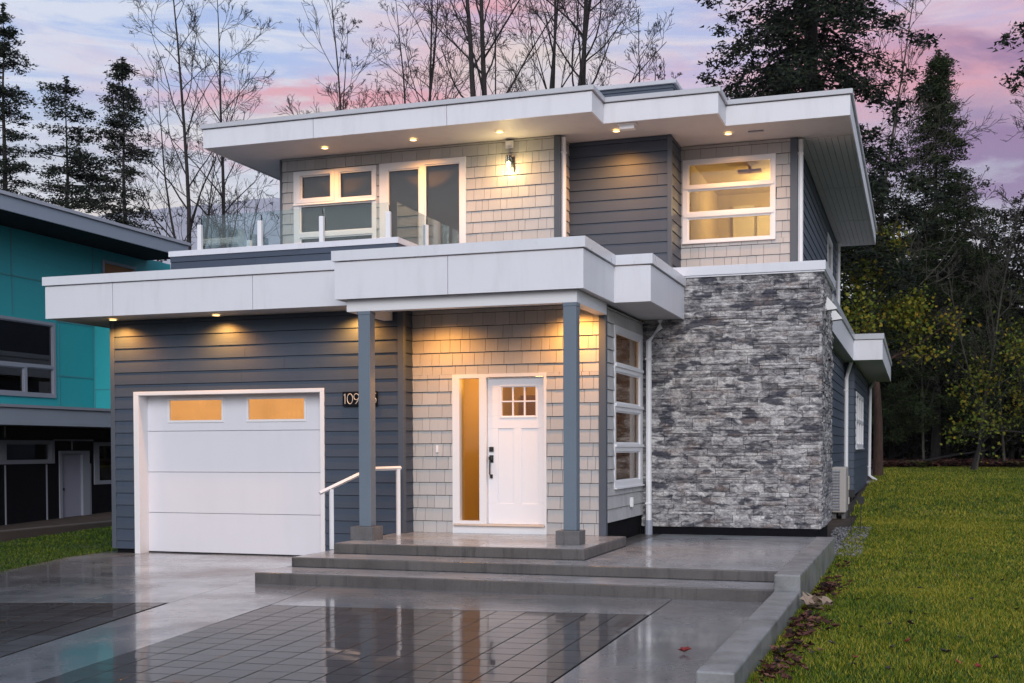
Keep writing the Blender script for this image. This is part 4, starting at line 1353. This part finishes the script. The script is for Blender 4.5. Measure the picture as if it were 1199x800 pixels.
# ------------------------------------------------------------------ trees
def add_tube_np(pts, rads, sides, V, Fc):
    b = len(V)
    pts = [Vector(p) for p in pts]
    for i, p in enumerate(pts):
        t = (pts[min(i + 1, len(pts) - 1)] - pts[max(i - 1, 0)])
        if t.length < 1e-6: t = Vector((0, 0, 1))
        t.normalize()
        a = t.cross(Vector((0, 0, 1)) if abs(t.z) < .95 else Vector((1, 0, 0))).normalized(); c = t.cross(a)
        for k in range(sides):
            an = 2 * math.pi * k / sides
            V.append(tuple(p + (a * math.cos(an) + c * math.sin(an)) * rads[i]))
    for i in range(len(pts) - 1):
        for k in range(sides):
            k2 = (k + 1) % sides
            Fc.append((b + i * sides + k, b + i * sides + k2, b + (i + 1) * sides + k2, b + (i + 1) * sides + k))


def mesh_from(V, Fc, name, mat, parent, smooth=True):
    me = bpy.data.meshes.new(name)
    me.from_pydata(V, [], Fc)
    if smooth: me.polygons.foreach_set('use_smooth', [True] * len(me.polygons))
    return link_mesh(name, me, mat, parent)


def grow(rg, p, d, L, r, depth, V, Fc, up=.12, wob=.16, tips=None, spread=(28, 55), kids=(3, 5), minr=.006, bark_sides=5):
    seg = max(3, int(4 + depth))
    pts, rad = [Vector(p)], [r]
    d = Vector(d).normalized()
    dirs = [d.copy()]
    for i in range(seg):
        d = (d + Vector((rg.uniform(-1, 1), rg.uniform(-1, 1), rg.uniform(-1, 1))) * wob + Vector((0, 0, up))).normalized()
        pts.append(pts[-1] + d * L / seg)
        rad.append(max(minr, r * (1 - .72 * (i + 1) / seg)))
        dirs.append(d.copy())
    add_tube_np(pts, rad, bark_sides if depth > 1 else 3, V, Fc)
    if tips is not None and depth <= 1:
        tips += pts[1:]
    if depth <= 0: return
    n = rg.randint(*kids)
    for k in range(n):
        t = rg.uniform(.25, .98)
        i = min(seg - 1, int(t * seg)); f = t * seg - i
        q = pts[i].lerp(pts[i + 1], f)
        ax = Vector((rg.uniform(-1, 1), rg.uniform(-1, 1), rg.uniform(-1, 1))).cross(dirs[i])
        if ax.length < .01: continue
        nd = dirs[i].copy(); nd.rotate(Matrix.Rotation(R(rg.uniform(*spread)), 3, ax.normalized()))
        grow(rg, q, nd, L * rg.uniform(.38, .62) * (1.1 - .45 * t), rad[i] * rg.uniform(.45, .62), depth - 1, V, Fc, up, wob * 1.1, tips, spread, kids, minr, bark_sides)


def bare_tree(seed, x, y, h, r, label, first=.35, lean=(0, 0), nb=16, twig=1.0, forks=(), cat='bare tree', blen=.27):
    rg = random.Random(seed)
    z0 = terr(x, y) - .1
    th = thing('bare_tree', (x, y, z0), label, cat, 'bare deciduous trees behind the house' if sd_ < 111 or sd_ in (112, 113) else 'bare trees in the right-hand wood')
    V, Fc, V2, F2 = [], [], [], []
    def stem(base, dirv, H, R0, f0, n):
        seg = 12
        pts, rad = [Vector(base)], [R0]
        d = Vector(dirv).normalized()
        for i in range(seg):
            d = (d + Vector((rg.uniform(-1, 1), rg.uniform(-1, 1), 0)) * .045 + Vector((0, 0, .04))).normalized()
            pts.append(pts[-1] + d * H / seg); rad.append(max(.012, R0 * (1 - .9 * (i + 1) / seg)))
        add_tube_np(pts, rad, 8, V, Fc)
        for k in range(n):
            t = f0 + (1 - f0) * (k + rg.random()) / n
            i = min(seg - 1, int(t * seg)); q = pts[i].lerp(pts[i + 1], t * seg - i)
            a = k * 2.4 + rg.uniform(-.5, .5)
            el = R(rg.uniform(36, 60))
            dv = Vector((math.cos(a) * math.cos(el), math.sin(a) * math.cos(el), math.sin(el)))
            L = H * blen * (1.15 - .8 * t) * rg.uniform(.7, 1.2)
            grow(rg, q, dv, L, max(.014, rad[i] * .42), 3, V2, F2, up=.05, wob=.17, kids=(3, 5), minr=.007 * twig, spread=(24, 55))
    stem((x, y, z0), (lean[0], lean[1], 1), h, r, first, nb)
    for (hz, ax, ay, hh, rr) in forks:
        stem((x + lean[0] * hz, y, z0 + hz), (ax, ay, 1), hh, rr, .15, max(6, nb // 2))
    bk = M['greybark'] if sd_ in (114, 115, 116, 117) else M['bark']
    mesh_from(V, Fc, 'trunk', bk, th)
    mesh_from(V2, F2, 'branches', bk, th)
    return th


def px(x, Y, f=F_PX):
    """where a vertical line seen at this bearing stands at depth Y (used only to write down positions)"""
    a = math.atan((x - CX) / f) - YAW
    return Y * math.tan(a)


BT = [
    (101, -27.9, 42, 21, .15, 'tall bare tree behind the balcony railing, leftmost of the leafless ones', .25, (.0, 0), 22, [(4.5, .16, .1, 9, .07), (7.5, -.28, 0, 9, .065)]),
    (102, -29.4, 48, 21.5, .16, 'tall bare tree rising at the left corner of the upper roof', .35, (.0, 0), 22, []),
    (112, -27.9, 43, 11, .08, 'thin bare sapling left of the glass balcony railing', .2, (.03, 0), 12, []),
    (113, -25.7, 46, 11.5, .07, 'slender bare sapling seen under the left roof overhang', .25, (0, 0), 12, [(3, .12, .1, 7, .05)]),
    (103, -22.6, 45, 19.6, .12, 'smaller bare tree over the left half of the upper roof', .35, (.0, 0), 18, [(10, .1, 0, 8, .06)]),
    (104, -18.6, 44, 21, .14, 'bare tree with many thin stems left of the thick double trunk', .4, (-.0, 0), 20, [(9, -.13, 0, 10, .08), (10, .12, 0, 10, .08)]),
    (105, -13.2, 36, 21, .19, 'thickest bare tree with a forked trunk above the middle of the roof', .5, (.0, 0), 18, [(11.4, -.12, 0, 9, .10)]),
    (106, -12.5, 41, 21, .15, 'bare tree standing between the two thickest trunks above the roof', .4, (.0, 0), 20, [(11, .07, .1, 10, .08)]),
    (107, -9.9, 36, 21, .165, 'thick single bare trunk spreading branches to the right above the roof', .5, (.0, 0), 24, [(11.6, .2, 0, 8, .08)]),
    (108, -10.2, 50, 19.0, .11, 'short many-stemmed bare tree nearest the tall fir', .4, (0, 0), 16, [(10, -.1, 0, 7, .06), (10, .1, 0, 7, .06)]),
    (109, -16.6, 47, 20.5, .10, 'thin bare tree leaning behind the forked trunk', .4, (.02, 0), 16, []),
    (111, 5.2, 44, 16.5, .11, 'bare tree at the right edge against the lilac sky', .3, (-.03, 0), 24, [(4, -.2, 0, 9, .06)]),
    (114, -1.9, 40, 15.5, .09, 'bare mossy tree leaning right beside the upper right roof corner', .25, (.10, 0), 20, [(4, .25, 0, 8, .05)]),
    (116, .3, 45.5, 8.5, .05, 'thin bare sapling standing in the dark wood below the slim fir', .2, (-.08, 0), 14, [(2, .3, 0, 5, .03)]),
    (117, 3.0, 46, 10, .05, 'thin bare sapling in the dark wood near the right edge', .2, (-.05, 0), 14, [(3, -.25, 0, 6, .03)]),
    (115, 1.9, 43, 9, .06, 'twiggy bare tree arching in front of the dark thicket', .15, (.1, 0), 18, [(2, -.35, 0, 5, .035)]),
]
for (sd_, x, y, h, r, lab, first, lean, nb, forks) in BT:
    bare_tree(sd_, x, y, h, r, lab, first=first, lean=lean, nb=nb, forks=forks, twig=1.0 if y < 45 else 1.2)


def cloud_tris(cent, size, per, flat, rg_np, elong=2.2):
    """many leaf-sized triangles round each centre"""
    c = np.repeat(np.asarray(cent, float), per, 0)
    s = np.repeat(np.asarray(size, float), per)
    n = len(c)
    off = rg_np.normal(0, 1, (n, 3)) * s[:, None] * np.array([1, 1, flat])
    p = c + off
    d = rg_np.normal(0, 1, (n, 3)); d /= np.linalg.norm(d, axis=1)[:, None]
    e = np.cross(d, rg_np.normal(0, 1, (n, 3))); e /= np.linalg.norm(e, axis=1)[:, None] + 1e-9
    return p, d, e


def conifer(seed, x, y, h, rad, label, r0=.3, base=.12, step=.42, droop=.25, leaf=.11, dens=26, mat='conifer', name='fir_tree', gap=.0, group=None, irregular=.35, shape=.85, lean=(0, 0), updir=.15, cat='fir tree', side=None):
    rg = random.Random(seed); rn = np.random.default_rng(seed)
    z0 = terr(x, y) - .1
    th = thing(name, (x, y, z0), label, cat, group)
    V, Fc = [], []
    seg = 12
    top = Vector((x + lean[0] * h, y + lean[1] * h, z0 + h))
    pts = [Vector((x, y, z0)).lerp(top, i / seg) + Vector((rg.uniform(-1, 1), rg.uniform(-1, 1), 0)) * .06 for i in range(seg + 1)]
    add_tube_np(pts, [max(.02, r0 * (1 - i / seg)) for i in range(seg + 1)], 8, V, Fc)
    cen, siz = [], []
    zz = h * base
    while zz < h * .985:
        t = zz / h
        q = Vector((x, y, z0)).lerp(top, t)
        nb = rg.randint(3, 6)
        prof = (1 - t) ** shape * (1.0 if t > base + .1 else .6 + 4 * (t - base))
        if rg.random() < gap: zz += step * rg.uniform(.6, 1.6); continue
        for k in range(nb):
            a = rg.uniform(0, 6.283)
            L = max(.25, rad * prof * rg.uniform(1 - irregular, 1 + irregular * .6))
            if side is not None and math.cos(a - side) < -.2: L *= .5
            d0 = Vector((math.cos(a), math.sin(a), updir))
            bp, br = [q.copy()], [max(.012, .05 * L / 3)]
            n = max(3, int(L / .45))
            for i in range(n):
                f = (i + 1) / n
                nxt = bp[-1] + Vector((d0.x, d0.y, d0.z - droop * f * 1.5 + (.25 * droop if f > .8 else 0))).normalized() * (L / n)
                nxt += Vector((rg.uniform(-1, 1), rg.uniform(-1, 1), rg.uniform(-.6, .6))) * .05
                bp.append(nxt); br.append(max(.008, br[0] * (1 - f)))
            add_tube_np(bp, br, 3, V, Fc)
            sidev = Vector((-d0.y, d0.x, 0))
            for i in range(1, len(bp)):
                f = i / (len(bp) - 1)
                if f < .22: continue
                wdt = L * .22 * math.sin(min(1, f * 1.05) * math.pi * .85) + .1
                for s in range(2 if wdt < .4 else 4):
                    c = bp[i] + sidev * rg.uniform(-1, 1) * wdt + Vector((0, 0, rg.uniform(-.14, .03)))
                    cen.append(tuple(c)); siz.append(.10 + .05 * rg.random() + .03 * wdt)
        zz += step * rg.uniform(.6, 1.35)
    for k in range(6):
        cen.append((top.x, top.y, top.z - k * .12)); siz.append(.05)
    p, d, e = cloud_tris(cen, siz, dens, .55, rn)
    n = len(p)
    d[:, 2] = d[:, 2] * .5 - .15
    ls = leaf * rn.uniform(.5, 1.3, n)
    tri = np.stack([p - e * (ls * .22)[:, None], p + e * (ls * .22)[:, None], p + d * ls[:, None]], 1)
    mesh_from(V, Fc, 'trunk', M['bark'], th)
    np_tris('crown', tri, rn.uniform(0, 1, n) ** 1.3, M[mat], th)
    return th


G1 = 'dark firs left of the bare trees'
conifer(201, -39.3, 45, 21.0, 3.0, 'dark fir at the far left edge, taller than the two beside it', .28, .1, .5, .15, .17, 24, gap=.05, group=G1, irregular=.5, shape=.55)
conifer(202, -35.9, 45, 17.4, 4.0, 'wide dark fir with flat open tiers, second from the left edge', .25, .12, .5, .10, .17, 22, gap=.06, group=G1, irregular=.5, shape=.42)
conifer(203, -32.9, 45, 17.9, 2.5, 'dark fir with bare lower trunk nearest the bare trees', .22, .2, .45, .18, .17, 24, gap=.05, group=G1, irregular=.55, shape=.5)
conifer(204, -45, 50, 15, 4.2, 'low dark fir half hidden behind the teal house roof', .3, .05, .7, .1, .15, 14, group=G1, irregular=.5, shape=.5)
# right-hand wood
conifer(211, -3.1, 38, 25, 3.7, 'big dark drooping fir behind the upper right roof corner', .42, .22, .40, .8, .18, 26, irregular=.6, shape=.26, gap=.03)
conifer(212, .70, 47, 15.2, 4.6, 'slim pointed ivy-clad fir right of the house', .18, .12, .24, .35, .12, 46, mat='ivy', irregular=.45, shape=.85, updir=.0)
conifer(213, 6.6, 34, 19.5, 5.4, 'dark fir reaching long branches in from the right edge', .35, .46, .5, .22, .17, 24, gap=.05, irregular=.5, shape=.3, side=math.pi)
GD = 'dark firs filling the wood on the right'
for i, (x, y, h, rd, lab) in enumerate((
        (-1.4, 54, 12.2, 3.2, 'dark low fir behind the yellow-leaved tree'),
        (1.6, 53, 11.8, 3.4, 'dark bushy fir behind the slim pointed fir'),
        (4.4, 52, 11.2, 3.6, 'dark bushy fir below the lilac sky near the right edge'),
        (8.0, 54, 13, 4.0, 'dark fir standing beyond the right edge of the lawn'),
        (12, 52, 13, 4.2, 'dark fir at the far right end of the lawn'),
        (-5.4, 55, 13, 3.8, 'dark fir hidden behind the back of the house'))):
    conifer(220 + i, x, y, h, rd, lab, .3, .0, .5, .2, .17, 24, mat='darkbush', name='fir_tree', group=GD, irregular=.45, shape=.5)


def leafy_tree(seed, x, y, h, r, label, mat, n_leaf=6000, leaf=.09, first=.3, lean=(0, 0), name='broadleaf_tree', bark='bark', spread=.45, cat='tree', nb=12, group=None, forks=(), scat=.22):
    rg = random.Random(seed); rn = np.random.default_rng(seed)
    z0 = terr(x, y) - .05
    th = thing(name, (x, y, z0), label, cat, group)
    V, Fc = [], []
    tips = []
    seg = 9
    pts, rad = [Vector((x, y, z0))], [r]
    d = Vector((lean[0], lean[1], 1)).normalized()
    for i in range(seg):
        d = (d + Vector((rg.uniform(-1, 1), rg.uniform(-1, 1), 0)) * .09 + Vector((0, 0, .03))).normalized()
        pts.append(pts[-1] + d * h * .85 / seg); rad.append(max(.015, r * (1 - .9 * (i + 1) / seg)))
    add_tube_np(pts, rad, 8, V, Fc)
    for k in range(nb):
        t = first + (1 - first) * (k + rg.random()) / nb
        i = min(seg - 1, int(t * seg)); q = pts[i].lerp(pts[i + 1], t * seg - i)
        a = k * 2.4 + rg.uniform(-.5, .5); el = R(rg.uniform(5, 50))
        grow(rg, q, (math.cos(a) * math.cos(el), math.sin(a) * math.cos(el), math.sin(el)), h * spread * (1.1 - .6 * t) * rg.uniform(.6, 1.15), max(.012, rad[i] * .45), 2, V, Fc, up=.03, wob=.2, tips=tips, kids=(3, 5))
    tips = np.array([tuple(t) for t in tips])
    pick = rn.choice(len(tips), n_leaf)
    p = tips[pick] + rn.normal(0, scat, (n_leaf, 3))
    d = rn.normal(0, 1, (n_leaf, 3)); d /= np.linalg.norm(d, axis=1)[:, None]
    e = np.cross(d, rn.normal(0, 1, (n_leaf, 3))); e /= np.linalg.norm(e, axis=1)[:, None] + 1e-9
    ls = leaf * rn.uniform(.5, 1.2, n_leaf)
    c2 = p + d * ls[:, None]
    t1 = np.stack([p, p + d * (ls * .5)[:, None] + e * (ls * .4)[:, None], c2], 1)
    t2 = np.stack([p, c2, p + d * (ls * .5)[:, None] - e * (ls * .4)[:, None]], 1)
    q = np.clip(rn.normal(.5, .22, n_leaf) + (p[:, 0] - x) * .05, 0, 1)
    mesh_from(V, Fc, 'trunk', M[bark], th)
    np_tris('crown', np.concatenate([t1, t2]), np.concatenate([q, q]), M[mat], th)
    return th


leafy_tree(301, -1.08, 38.5, 9.0, .16, 'yellow-green leaved tree with reddish trunk behind the right wing', 'yellowleaf', 9500, .13, .42, (.02, 0), bark='barkred', nb=14, spread=.30)
leafy_tree(302, 1.75, 42.5, 4.2, .07, 'small bush with sparse yellow leaves at the edge of the wood', 'yellowleaf', 1500, .12, .2, (.2, 0), name='shrub', cat='shrub', nb=9)
leafy_tree(303, 4.0, 39.5, 5.6, .08, 'yellow-green bush entering at the right edge of the picture', 'yellowleaf', 2400, .12, .1, (-.08, 0), name='shrub', cat='shrub', nb=12)
GB = 'dark thicket bushes under the wood'
for i, (x, y, h, lab) in enumerate(((-2.3, 50.5, 5.5, 'dark thicket bush beside the reddish trunk'), (0.1, 50.5, 6.0, 'dark thicket bush below the slim fir'), (2.4, 50, 6.2, 'dark thicket bush behind the sparse yellow bush'),
                                    (4.6, 50, 6.5, 'dark thicket bush left of the right-edge bush'), (7.0, 49, 6.5, 'dark thicket bush beyond the right edge'), (10, 49, 7, 'dark thicket bush at the far end of the lawn'),
                                    (1.2, 50, 8, 'taller dark thicket bush below the ivy-clad fir'), (3.5, 50.5, 8.5, 'tallest dark thicket bush under the lilac sky'), (-.9, 50.6, 8, 'taller dark thicket bush behind the yellow-leaved tree'))):
    leafy_tree(320 + i, x, y, h, .12, lab, 'darkbush', 8000, .2, .02, name='shrub', cat='shrub', nb=16, spread=.34, group=GB, scat=.35)
# deep wood behind, one dark mass of crowns
rn = np.random.default_rng(77)
n = 60000
yy = rn.uniform(52, 63, n); xx = rn.uniform(-9, 24, n)
hh = 7.0 + 1.6 * np.sin(xx * .9) + 1.2 * np.sin(xx * 2.3 + 1)
zz = rn.uniform(0, 1, n) ** .8 * hh + .9
p = np.stack([xx, yy, zz], 1)
d = rn.normal(0, 1, (n, 3)); d /= np.linalg.norm(d, axis=1)[:, None]
e = np.cross(d, rn.normal(0, 1, (n, 3))); e /= np.linalg.norm(e, axis=1)[:, None]
ls = rn.uniform(.2, .5, n)
tag(np_tris('deep_wood', np.stack([p - e * (ls * .3)[:, None], p + e * (ls * .3)[:, None], p + d * ls[:, None]], 1), rn.uniform(0, 1, n), M['darkbush'], origin=(8, 56, 0)),
    'dark mass of undergrowth deep in the wood on the right', 'undergrowth', kind='stuff')
# leaf litter and ferns along the wood's edge
v, q = [], []
for k in range(8000):
    x = rg.uniform(-4, 12); y = 44.3 + abs(rg.gauss(0, 1.7)) + .3 * math.sin(x)
    t = leaf_tris(x, y, terr(x, y) + .03 + rg.uniform(0, .1), rg.uniform(.06, .14), rg, 4); v += t; q += [rg.random()] * len(t)
tag(np_tris('wood_edge_litter', np.array(v), q, M['litter'], origin=(5, 45, 1)), 'red-brown fallen leaves along the edge of the wood', 'leaf litter', kind='stuff')


def fern(x, y, s, label):
    V, Fc = [], []
    th = thing('fern', (x, y, terr(x, y)), label, 'fern', 'ferns at the edge of the wood')
    tr, q = [], []
    for k in range(11):
        a = k * 2 * math.pi / 11 + rg.uniform(-.2, .2)
        pts = []
        for i in range(9):
            f = i / 8
            pts.append(Vector((x + math.cos(a) * s * f, y + math.sin(a) * s * f, terr(x, y) + s * 1.1 * (f - f * f * .75))))
        for i in range(8):
            w = s * .16 * (1 - i / 8.5)
            sv = Vector((-math.sin(a), math.cos(a), -.2))
            tr.append([pts[i], pts[i + 1], pts[i] + sv * w]); tr.append([pts[i], pts[i + 1], pts[i] - sv * w]); q += [rg.random()] * 2
    np_tris('fronds', np.array([[tuple(p) for p in t] for t in tr]), q, M['fernm'], th)
for x, y, s, lab in ((.25, 44.0, .75, 'arching pale fern at the wood edge left of the sparse yellow bush'), (-.9, 44.6, .6, 'smaller fern near the reddish trunk'), (3.4, 44.3, .7, 'fern at the wood edge toward the right')):
    fern(x, y, s, lab)
mb = MB(); mb.tube([(-.6, 45.2, 1.0), (.5, 45.5, 1.1), (1.3, 45.8, 1.28), (2.4, 46.2, 1.42)], [.05, .055, .045, .02], 8)
tag(mb.build('fallen_log', M['bark'], smooth=True), 'slanting fallen branch lying along the edge of the wood', 'log')

# ------------------------------------------------------------------ far hills
def hills():
    def ridge(name, Y, X0, X1, H, prof, seed, depth=260):
        rg = random.Random(seed)
        nx, ny = 60, 10
        vs, fs = [], []
        for j in range(ny):
            t = j / (ny - 1)
            for i in range(nx):
                s = i / (nx - 1)
                x = X0 + (X1 - X0) * s
                hgt = H * prof(s) + 1.0 * math.sin(s * 17 + seed) + .5 * math.sin(s * 61)
                vs.append((x, Y + depth * t, -5 + (hgt + 5) * math.sin(t * math.pi / 2) ** .8 + rg.uniform(-.5, .5)))
        for j in range(ny - 1):
            for i in range(nx - 1):
                fs.append((j * nx + i, j * nx + i + 1, (j + 1) * nx + i + 1, (j + 1) * nx + i))
        mb = MB(); mb.add(vs, fs)
        tag(mb.build(name, M['hill'], smooth=True, origin=(0, Y, 0)), kind='structure')
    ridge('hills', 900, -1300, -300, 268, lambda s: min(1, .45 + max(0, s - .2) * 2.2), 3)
hills()


def haze():
    m = bpy.data.materials.new('pale_air'); m.use_nodes = True
    g = NG(m.node_tree); m.node_tree.nodes.clear()
    v = g.n.new('ShaderNodeVolumePrincipled')
    v.inputs['Color'].default_value = (.93, .94, 1.0, 1)
    v.inputs['Density'].default_value = .00014
    o = g.n.new('ShaderNodeOutputMaterial'); g.l.new(v.outputs[0], o.inputs['Volume'])
    mb = MB(); mb.box(-1520, 1520, -1520, 1520, -9, 292)
    tag(mb.build('haze', m, origin=(0, 0, 0)), 'pale evening haze over the valley', 'haze', kind='stuff')
haze()
